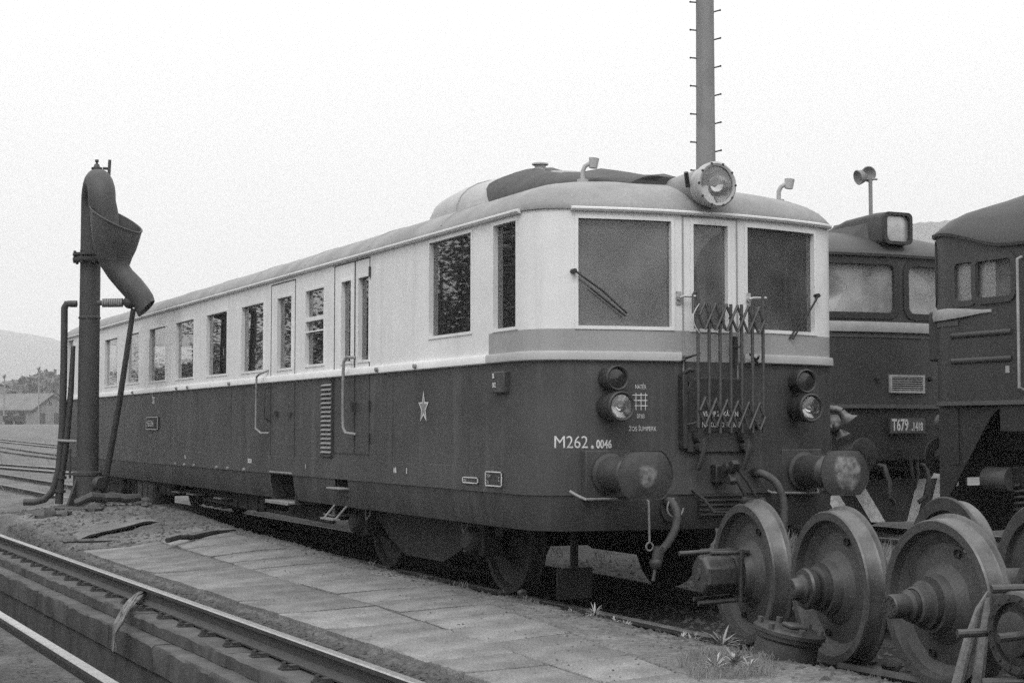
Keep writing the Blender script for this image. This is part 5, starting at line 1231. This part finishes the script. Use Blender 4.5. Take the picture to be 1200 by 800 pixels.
rods(w4, [((-.95, .0, .64), (-1.22, .12, .63)), ((-1.05, .17, .42), (-1.32, .25, .41)), ((-1.05, -.1, .22), (-1.30, .10, .20)), ((-1.0, -.10, .45), (-1.36, -.08, .43))], .021)
# chalk figures
def on_web(ws_y, ang, rad): pass
def chalk(ws, body, size, ang, rad, xoff):
    c, s = math.cos(R(ang)), math.sin(R(ang))
    def fn(u, v):
        t = R(ang)-u/rad*1.0; rr = rad+v
        return (xoff, -rr*math.cos(math.pi-t) if False else -rr*math.cos(t)*-1, .452+rr*math.sin(t))
    return fn
def chalk_text(ws, body, size, a0, rad, xoff):
    vs_, fs = text_mesh(body, size, .8); mb = MB()
    # seen from -X the picture's right is -Y
    mb.add([(xoff, -(rad+v)*math.cos(R(a0)-u/rad), .452+(rad+v)*math.sin(R(a0)-u/rad)) for u, v in vs_], fs); mb.build('chalk_figures', 'chalk', ws, smooth=0, recalc=False)
chalk_text(w3, '5240', .085, 62, .335, -.757); chalk_text(w1, '48', .06, 75, .30, -.745); chalk_text(w2, 'H', .05, 62, .31, -.75)

# cast bearing cover lying on the ground
p = at_z(917, 784, .0); bc = thing('bearing_cover', 'round cast-iron bearing cover with bolted lid lying tilted by the wheelsets', 'iron casting', (p.x, p.y, .0))
TM = Matrix.Rotation(R(9), 3, Vector((fw.x, fw.y, 0))) @ Matrix.Rotation(R(4), 3, 'X')
def tl(mb): mb.v = [tuple(TM@Vector(q)+Vector((0, 0, .01))) for q in mb.v]; return mb
mb = MB(); mb.lathe([(.20, .0), (.215, .01), (.215, .035), (.185, .05), (.18, .16), (.195, .175), (.195, .20)], (0, 0, 0), (0, 0, 1), 32, caps=True); tl(mb).build('casing', 'wheel_steel', bc, smooth=35)
mb = MB(); mb.lathe([(.205, .20), (.21, .203), (.21, .225), (.20, .23), (.10, .235), (.001, .236)], (0, 0, 0), (0, 0, 1), 32, caps=True); tl(mb).build('lid', 'wheel_steel', bc, smooth=35)
for k in range(6): a = k*math.pi/3+.3; mb = MB(); mb.cyl((.175*math.cos(a), .175*math.sin(a), .22), (.175*math.cos(a), .175*math.sin(a), .262), .02, n=6); tl(mb).build('bolt', 'wheel_rust', bc)
mb = MB(); mb.box(-.03, .09, -.05, .05, .235, .262); tl(mb).build('lid_boss', 'wheel_rust', bc, .01)
# split wooden post
base = at_z(1150, 845, .0)
wp = thing('wooden_post', 'split weathered wooden post standing by the open roller bearing', 'post', (base.x, base.y, 0))
def postpiece(pts, w0, w1, nm, seed):
    q = random.Random(seed); mb = MB(); rg = []
    P_ = [at_depth(a, b, 8.05-.0*i)-Vector((base.x, base.y, 0)) for i, (a, b) in enumerate(pts)]
    for i, c in enumerate(P_):
        f = i/(len(P_)-1); w = w0+(w1-w0)*f
        rg.append([c+E_*(w*math.cos(t)*(1+q.uniform(-.15, .15)))+depth*(w*.8*math.sin(t)*(1+q.uniform(-.15, .15))) for t in [2*math.pi*k/9 for k in range(9)]])
    mb.loft(rg, True); mb.build(nm, 'wood_grey', wp, smooth=25)
postpiece([(1112, 850), (1122, 800), (1135, 750), (1147, 712), (1158, 692)], .045, .006, 'split_half', 1)
postpiece([(1140, 850), (1146, 800), (1152, 750), (1156, 715), (1157, 700)], .04, .012, 'split_half', 2)
# short rails lying in front of the wheelsets
a = at_z(985, 787, -.02); b = at_z(1085, 806, -.02); mb = MB(); mb.tube([a+Vector((0, 0, .03)), b+Vector((0, 0, .03))], .032, 6); tag(mb.build('iron_rod', 'wheel_steel', None), 'straight iron rod lying on the dirt before the wheelsets', 'iron rod')
for k, (px_, py_) in enumerate([(935, 797), (985, 795), (1005, 765), (1010, 775), (990, 772), (960, 790), (1020, 770), (1045, 780), (1030, 790), (975, 768)]):
    q = at_z(px_, py_, -.02); stone(q.x, q.y, sr.uniform(.035, .075), 'dark stone lying in the dirt between the wheelsets', 'stones by the wheelsets', .7, -.03)
# rag hanging over the pit coping
P0 = [at_z(*q, z) for q, z in (((174, 698), -.10), ((165, 702), -.11), ((156, 712), -.145), ((150, 724), -.15), ((147, 734), -.20), ((141, 741), -.25), ((139, 752), -.33), ((138, 766), -.42))]
mb = MB(); q = random.Random(8)
for off, ws_ in ((0, (.04, .12, .15, .12, .10, .06, .05, .015)), (.07, (.02, .05, .07, .09, .05, .03, .012, .004)), (-.09, (.02, .06, .05, .07, .04, .015, .008, .003))):
    rg = []
    for i, c in enumerate(P0):
        w = ws_[i]; rg.append([c+Vector((0, 1, 0))*(off*(.4+.6*q.random())+w*(t-3.5)/3.5*q.uniform(.7, 1.2))+Vector((-.02-.04*q.random(), 0, .012+.06*q.random()*(1 if i < 6 else .2))) for t in range(8)])
    mb.loft(rg, False, closed=False)
rag = mb.build('rag', 'cloth', None, smooth=60); sd_m = rag.modifiers.new('thickness', 'SOLIDIFY'); sd_m.thickness = .008; ss_m = rag.modifiers.new('smooth', 'SUBSURF'); ss_m.levels = 2; ss_m.render_levels = 2
tag(rag, 'torn pale rag hanging over the edge of the inspection pit', 'rag')

# ================================================================ mast behind the railcar, floodlights
mx_, my_ = 4.62, 7.80
ms = thing('steel_mast', 'tall grey tubular mast with climbing pegs rising behind the railcar', 'mast', (mx_, my_, 0))
mb = MB(); mb.lathe([(.155, -.3), (.150, 2), (.1235, 5.5), (.118, 7.2), (.10, 11)], (0, 0, 0), (0, 0, 1), 28, caps=True); mb.build('tube', 'mast_grey', ms, smooth=40)
for k in range(24):
    for sx in (-1, 1):
        z = 1.2+k*.372+(.13 if sx < 0 else .0)+.1
        mb = MB(); d = (E_*.985+depth*-.17*sx)*sx; mb.tube([d*.09+Vector((0, 0, z-.01)), d*.20+Vector((0, 0, z+.015 if sx > 0 else z-.005))], .010, 8); mb.sphere(d*.20+Vector((0, 0, z+.015 if sx > 0 else z-.005)), .014, 8, 6); mb.build('climbing_peg', 'under_grey', ms)
def flood(px_, top, D, label, heads, group=None, s=1.0, r=.05, z0=0):
    t = at_depth(px_, top, D); f = thing('floodlight_pole', label, 'floodlight', (t.x, t.y, z0), 0, group); h = t.z-z0
    MB().cyl((0, 0, 0), (0, 0, h), r*1.3, r, n=12).build('pole', 'mast_grey', f)
    MB().tube([E_*-.30*s+Vector((0, 0, h-.02)), E_*.20*s+Vector((0, 0, h-.02))], .03*s, 8).build('cross_arm', 'mast_grey', f)
    for dx, dz, ax, rr in heads:
        c = E_*dx*s+Vector((0, 0, h+dz*s)); mb = MB(); mb.lathe([(.001, -.26*s), (.10*s, -.25*s), (.19*s, -.15*s), (rr*s, 0), (rr*.9*s, .01*s), (rr*.6*s, -.05*s), (.001, -.07*s)], c, ax, 20); mb.build('lamp_head', 'mast_grey', f, smooth=40)
    return f
flood(1020, 209, 33, 'yard floodlight pole carrying two round lamp heads, behind the locomotive with the roof headlight', [(-.05, .12, (.05, .3, -.1) if False else E_*.15+depth*-.9+Vector((0, 0, -.1)), .23), (-.36, .02, E_*-.8+depth*-.3+Vector((0, 0, -.25)), .22)], None, .72, .04)
flood(5.5, 441, 240, 'thin distant lamp post left of the goods shed', [(0, 0, E_-Vector((0, 0, .4)), .30)], None, 1.3, .09, 1.6)
flood(46, 432, 235, 'thin distant lamp post in front of the goods shed gable', [(0, 0, E_-Vector((0, 0, .4)), .30)], None, 1.3, .09, 1.6)
# ================================================================ far yard
D0 = 250.0
def fp(px_, py_, D=D0): return at_depth(px_, py_, D)
c = fp(40, 495); gz = c.z
sh = thing('goods_shed', 'pale gabled goods shed with wide eaves across the yard', 'building', (c.x, c.y, gz))
gd = E_; back = (depth*.55-E_*.85).normalized(); wG, hE, hP, LG = 5.0, 2.35, 4.35, 13.0
o = Vector((0, 0, 0))
def S(a, l, z): return gd*a+back*l+Vector((0, 0, z))
mb = MB(); mb.loft([[S(0, l, -1), S(wG, l, -1), S(wG, l, hE), S(wG/2, l, hP), S(0, l, hE)] for l in (0, LG)], True); mb.build('wall', 'shed_wall', sh, smooth=0)
for sg in (0, 1):
    mb = MB(); a0, a1 = (-.9, wG/2) if sg == 0 else (wG+.9, wG/2); z0 = hE-.75*.8
    q = [S(a0, -.8, z0+.12), S(a1, -.8, hP+.12), S(a1, LG+.8, hP+.12), S(a0, LG+.8, z0+.12)]; mb.prism(q, (0, 0, .18)); mb.build('roof', 'shed_roof', sh, smooth=0)
def shquad(nm, a0, a1, z0, z1, m_, face=0):
    mb = MB()
    if face == 0: mb.prism([S(a0, -.04, z0), S(a1, -.04, z0), S(a1, -.04, z1), S(a0, -.04, z1)], back*.03)
    else: mb.prism([S(-.04, a0, z0), S(-.04, a1, z0), S(-.04, a1, z1), S(-.04, a0, z1)], gd*.03)
    return mb.build(nm, m_, sh, smooth=0)
shquad('door', .9, 1.7, -.2, 1.5, 'dark_opening'); shquad('door', 3.1, 4.2, -.2, 1.5, 'dark_opening'); shquad('gable_window', 2.3, 2.7, 2.7, 3.2, 'dark_opening')
for l in (2, 5, 8.5): shquad('loading_door', l, l+1.4, -.2, 1.6, 'dark_opening', 1)
def block(px0, px1, py0, py1, D, label, m_, nm='low_building', cat='building', dep=6.0, roof='shed_roof'):
    a = fp(px0, py1, D); b = fp(px1, py1, D); h = (py1-py0)*D/FPX; t = thing(nm, label, cat, (a.x, a.y, a.z)); w = (b-a).length
    MB().prism([Vector((0, 0, -1)), E_*w+Vector((0, 0, -1)), E_*w+Vector((0, 0, h*.8)), Vector((0, 0, h*.8))], depth*dep).build('wall', m_, t, smooth=0)
    MB().prism([E_*-.3+depth*-.3+Vector((0, 0, h*.8)), E_*(w+.3)+depth*-.3+Vector((0, 0, h*.8)), E_*(w+.3)+depth*(dep/2)+Vector((0, 0, h)), E_*-.3+depth*(dep/2)+Vector((0, 0, h))], depth*(dep/2)).build('roof', roof, t, smooth=0)
    for k in range(3): MB().prism([E_*(w*(.14+.27*k))+depth*-.03+Vector((0, 0, h*.25)), E_*(w*(.14+.27*k)+w*.12)+depth*-.03+Vector((0, 0, h*.25)), E_*(w*(.14+.27*k)+w*.12)+depth*-.03+Vector((0, 0, h*.6)), E_*(w*(.14+.27*k))+depth*-.03+Vector((0, 0, h*.6))], depth*.02).build('window', 'dark_opening', t, smooth=0)
    return t
block(-6, 38, 479, 494, 262, 'low whitish hut left of the goods shed', 'paint_white')
block(66, 84, 478, 495, 300, 'small pale house partly behind the railcar end', 'shed_wall')
# goods wagon
a = fp(3, 497, 215); wg = thing('goods_wagon', 'small dark open goods wagon standing before the whitish hut', 'wagon', (a.x, a.y, a.z-.1))
wl_ = 20*215/FPX
MB().prism([Vector((0, 0, .45)), E_*wl_+Vector((0, 0, .45)), E_*wl_+Vector((0, 0, 1.25)), Vector((0, 0, 1.25))], depth*2.4).build('body', 'loco_frame', wg, smooth=0)
for f in (.2, .8):
    for dd in (.4, 2.0): MB().cyl(E_*wl_*f+depth*dd+Vector((0, 0, .3)), E_*wl_*f+depth*(dd+.12)+Vector((0, 0, .3)), .32, n=14).build('wheel', 'loco_frame', wg)
# wooded hills
def ridge(name, D, prof, amp, nzs, seed, thick, m_='hill', back_drop=.35):
    """prof: (px, py) outline; built as real hills at distance D, going on outside the frame"""
    mb = MB(); xs_ = [p[0] for p in prof]; ys_ = [p[1] for p in prof]; n = 420; rg = []
    for i in range(n):
        px_ = xs_[0]+(xs_[-1]-xs_[0])*i/(n-1); py_ = float(np.interp(px_, xs_, ys_))
        t = math.atan((px_-600)/FPX) if abs(px_) < 3000 else (px_-600)/FPX
        az = YAW+(px_-600)/FPX*.93; d = Vector((math.sin(az), math.cos(az), 0)); nz_ = mnoise.fractal(Vector((i*nzs, seed, 0)), .8, 2.1, 4)
        H = (502.4-py_)/FPX*D+1.4+nz_*amp
        col = []
        for f, hh in ((1-thick, -2/H if H > 3 else 0), (1-thick*.6, .35), (1-thick*.25, .78), (1, 1.0), (1+thick*.5, .9), (1+thick*1.2, .45)):
            j = mnoise.noise(Vector((i*.13, f*7, seed)))*amp*.5*(0 if hh == 1 else 1)
            col.append(CAM+d*(D*f)+Vector((0, 0, H*hh+j-CAM.z)))
        rg.append(col)
    mb.loft(rg, False, closed=False); return struct(mb.build(name, m_, None, smooth=60))
ridge('hills', 2600, [(-3200, 440), (-1600, 420), (-700, 380), (-200, 372), (0, 395), (30, 399), (72, 411), (110, 425), (300, 445), (520, 440), (700, 400), (800, 360), (1400, 340), (2200, 400)], 6, .12, 2.0, .35)
ridge('hills', 1350, [(700, 470), (850, 380), (960, 300), (1060, 262), (1100, 268), (1200, 262), (1500, 250), (2300, 330), (3200, 440)], 5, .9, 5.0, .4)
# wood behind the shed: one far mass of leaf clumps
fr_ = random.Random(6); mb = MB()
for px_ in range(-160, 112, 3):
    topy = float(np.interp(px_, [-160, -40, 0, 14, 28, 40, 50, 62, 72, 90, 112], [440, 446, 457, 451, 449, 444, 440, 441, 447, 455, 462]))+fr_.uniform(-2, 2)
    for r_ in range(18):
        D = fr_.uniform(340, 460); py_ = topy+(498-topy)*fr_.random()**1.3+1; c = at_depth(px_+fr_.uniform(-2, 2), py_, D)
        for k in range(9):
            q = c+Vector((fr_.gauss(0, .8), fr_.gauss(0, .8), fr_.gauss(0, .6))); nrm = Vector((fr_.gauss(0, 1), fr_.gauss(0, 1), fr_.gauss(0, 1)+.5)).normalized(); qt = nrm.to_track_quat('Z', 'Y'); s = fr_.uniform(.45, .95)
            mb.add([q+qt@Vector((a*s, b*s, 0)) for a, b in ((-1, -.6), (.7, -1), (1, .6), (-.6, 1))], [(0, 1, 2, 3)])
tag(mb.build('woodland', 'leaf', None, smooth=0, recalc=False), None, None, kind='stuff')
# roadside trees left of the yard; the railcar's side windows mirror them
def make_tree(seed, h, name='broadleaf_tree'):
    q = random.Random(seed); t = thing(name, 'leafy broadleaf tree in the row along the yard edge', 'tree', (0, 0, 0), 0, 'trees along the yard edge')
    tr = MB(); tr.tube([(0, 0, -.3), (.1, .05, h*.2), (-.05, .1, h*.45), (.1, 0, h*.75)], [.28, .22, .15, .05], 9)
    limbs = []
    for k in range(7):
        a = q.uniform(0, 6.28); z = h*q.uniform(.25, .6); e = Vector((math.cos(a)*h*.24, math.sin(a)*h*.24, z+h*q.uniform(.12, .28))); tr.tube([(0, .05, z), e*.55+Vector((0, 0, z*.45)), e], [.1, .07, .02], 6); limbs.append(e)
    tr.build('trunk', 'bark', t)
    cr = MB()
    for k in range(46):
        c = Vector((q.gauss(0, h*.15), q.gauss(0, h*.15), h*q.uniform(.24, .98))); sc = (1.15-abs(c.z/h-.55)*1.2); c.x *= sc; c.y *= sc
        if q.random() < .4: c = q.choice(limbs)+Vector((q.gauss(0, .7), q.gauss(0, .7), q.gauss(0, .6)))
        for i in range(190):
            p_ = c+Vector((q.gauss(0, .55), q.gauss(0, .55), q.gauss(0, .42))); qt = Vector((q.gauss(0, 1), q.gauss(0, 1), q.gauss(0, 1)+.6)).normalized().to_track_quat('Z', 'Y'); s = q.uniform(.07, .13)
            cr.add([p_+qt@Vector((a*s, b*s, 0)) for a, b in ((-1, 0), (0, -.55), (1, 0), (0, .55))], [(0, 1, 2, 3)])
    cr.build('crown', 'leaf', t, smooth=0, recalc=False); return t
T1 = make_tree(1, 10.5); T2 = make_tree(2, 8.5)
sp_ = [(-17, 26), (-19, 31), (-16, 37), (-21, 43), (-18, 50), (-22, 58), (-18, 66), (-24, 76), (-19, 86), (-25, 98), (-20, 110), (-17, 20)]
for i, (x, y) in enumerate(sp_):
    t = (T1, T2)[i] if i < 2 else copy_tree((T1, T2)[i % 2]); t.location = (x, y, -.1); t.rotation_euler = (0, 0, i*1.3); s = 1+.16*math.sin(i*2.3); hs = s*(.62 if y > 60 else 1.0); t.scale = (s, s, hs)

# ================================================================ weeds and grass
wr = random.Random(9)
def weed(x, y, s, label, group=None, n=36, z=None, droop=.5):
    mb = MB()
    for k in range(n):
        a = wr.uniform(0, 6.28); L_ = s*wr.uniform(.6, 1.1); el = wr.uniform(.25, 1.2); w = s*wr.uniform(.03, .055)
        d = Vector((math.cos(a), math.sin(a), 0)); n_ = Vector((-d.y, d.x, 0)); pts = []
        for i in range(4):
            f = i/3; pts.append(d*(L_*f*math.cos(el))+Vector((0, 0, L_*(f*math.sin(el)-droop*f*f*.6)+.01)))
        ww = [w*.4, w, w*.8, .001]
        mb.loft([[p-n_*q+Vector((0, 0, q*.4)), p, p+n_*q+Vector((0, 0, q*.4))] for p, q in zip(pts, ww)], False, closed=False)
    o = tag(mb.build('weed', 'weed', None, smooth=60, recalc=False), label, 'weed', group); o.location = (x, y, gheight(x, y) if z is None else z); return o
for px_, py_, s, lb in [(697, 719, .11, 'pale weed rosette growing against the rail past the paving edge, below the railcar guard iron'), (670, 717, .06, 'tiny pale weed sprouting at the rail'), (720, 729, .085, 'low pale weed at the rail beside the weed rosette'), (735, 733, .07, 'small spreading weed at the rail short of the dirt edge'),
                        (810, 752, .11, 'flat pale weed beside the rail near the first wheelset'), (846, 757, .17, 'big spiky pale weed at the foot of the first wheelset'), (800, 748, .08, 'small pale weed tucked against the rail by the first wheelset'), (862, 790, .13, 'bushy weed by the bearing cover'), (838, 795, .12, 'leafy weed at the end of the paving'), (878, 796, .10, 'leafy weed under the bearing cover'), (590, 694, .05, 'pale scrap of weed at the railcar front wheel')]:
    q = at_z(px_, py_, .03); weed(q.x, q.y, s*1.2, lb, z=max(gheight(q.x, q.y), .01))
for k in range(16):
    y = -2.6+k*.42+wr.uniform(-.15, .15); x = -1.13+wr.gauss(0, .05); weed(x, y, wr.uniform(.03, .065), 'tiny pale weed sprouting along the rail at the paving edge', 'tiny weeds along the rail', 14, max(gheight(x, y), .0))
# grass: far yard tufts, strip past the track, tufts along the edges
mb = MB()
def tuft(x, y, z, s, n):
    for k in range(n):
        a = wr.uniform(0, 6.28); d = Vector((math.cos(a), math.sin(a), 0))*wr.uniform(.1, .6)*s; b = Vector((x+wr.gauss(0, s*.4), y+wr.gauss(0, s*.4), z)); w = Vector((-d.y, d.x, 0)).normalized()*s*.02
        mb.add([b-w, b+w, b+d*.5+Vector((0, 0, s*.55))+w*.5, b+d+Vector((0, 0, s*wr.uniform(.7, 1.1)))], [(0, 1, 2, 3)])
for k in range(230):
    x = wr.uniform(1.7, 5.6); y = wr.uniform(-2, 9); tuft(x, y, gheight(x, y), wr.uniform(.08, .2) if x < 3.4 else wr.uniform(.15, .38), 9)
for k in range(130):
    x = -1.16+wr.gauss(0, .06); y = wr.uniform(-3, 5); tuft(x, y, gheight(x, y), wr.uniform(.025, .07), 6)
for k in range(260):
    q = at_z(wr.uniform(800, 905), wr.uniform(782, 812), 0); tuft(q.x, q.y, gheight(q.x, q.y), wr.uniform(.03, .08), 8)
for k in range(900):
    y = wr.uniform(22, 120); x = wr.uniform(-4, 14)*(1+y/120); tuft(x, y, gheight(x, y), wr.uniform(.12, .35), 5)
tag(mb.build('grass', 'dry_grass', None, smooth=0, recalc=False), None, None, kind='stuff')
# ---------------------------------------------------------------- haze: damp air of the valley
mb = MB(); mb.box(-3900, 3900, -3900, 3900, -3, 330)
hz = mb.mesh('haze', 'ground', smooth=0); hz.materials.clear()
m, nt, out = nt_new('haze_air'); pv = nt.nodes.new('ShaderNodeVolumePrincipled'); pv.inputs['Color'].default_value = g3(.97); pv.inputs['Density'].default_value = .00055; pv.inputs['Anisotropy'].default_value = .2
nt.links.new(pv.outputs[0], out.inputs['Volume']); hz.materials.append(m)
tag(link('haze', hz), None, None, kind='stuff')
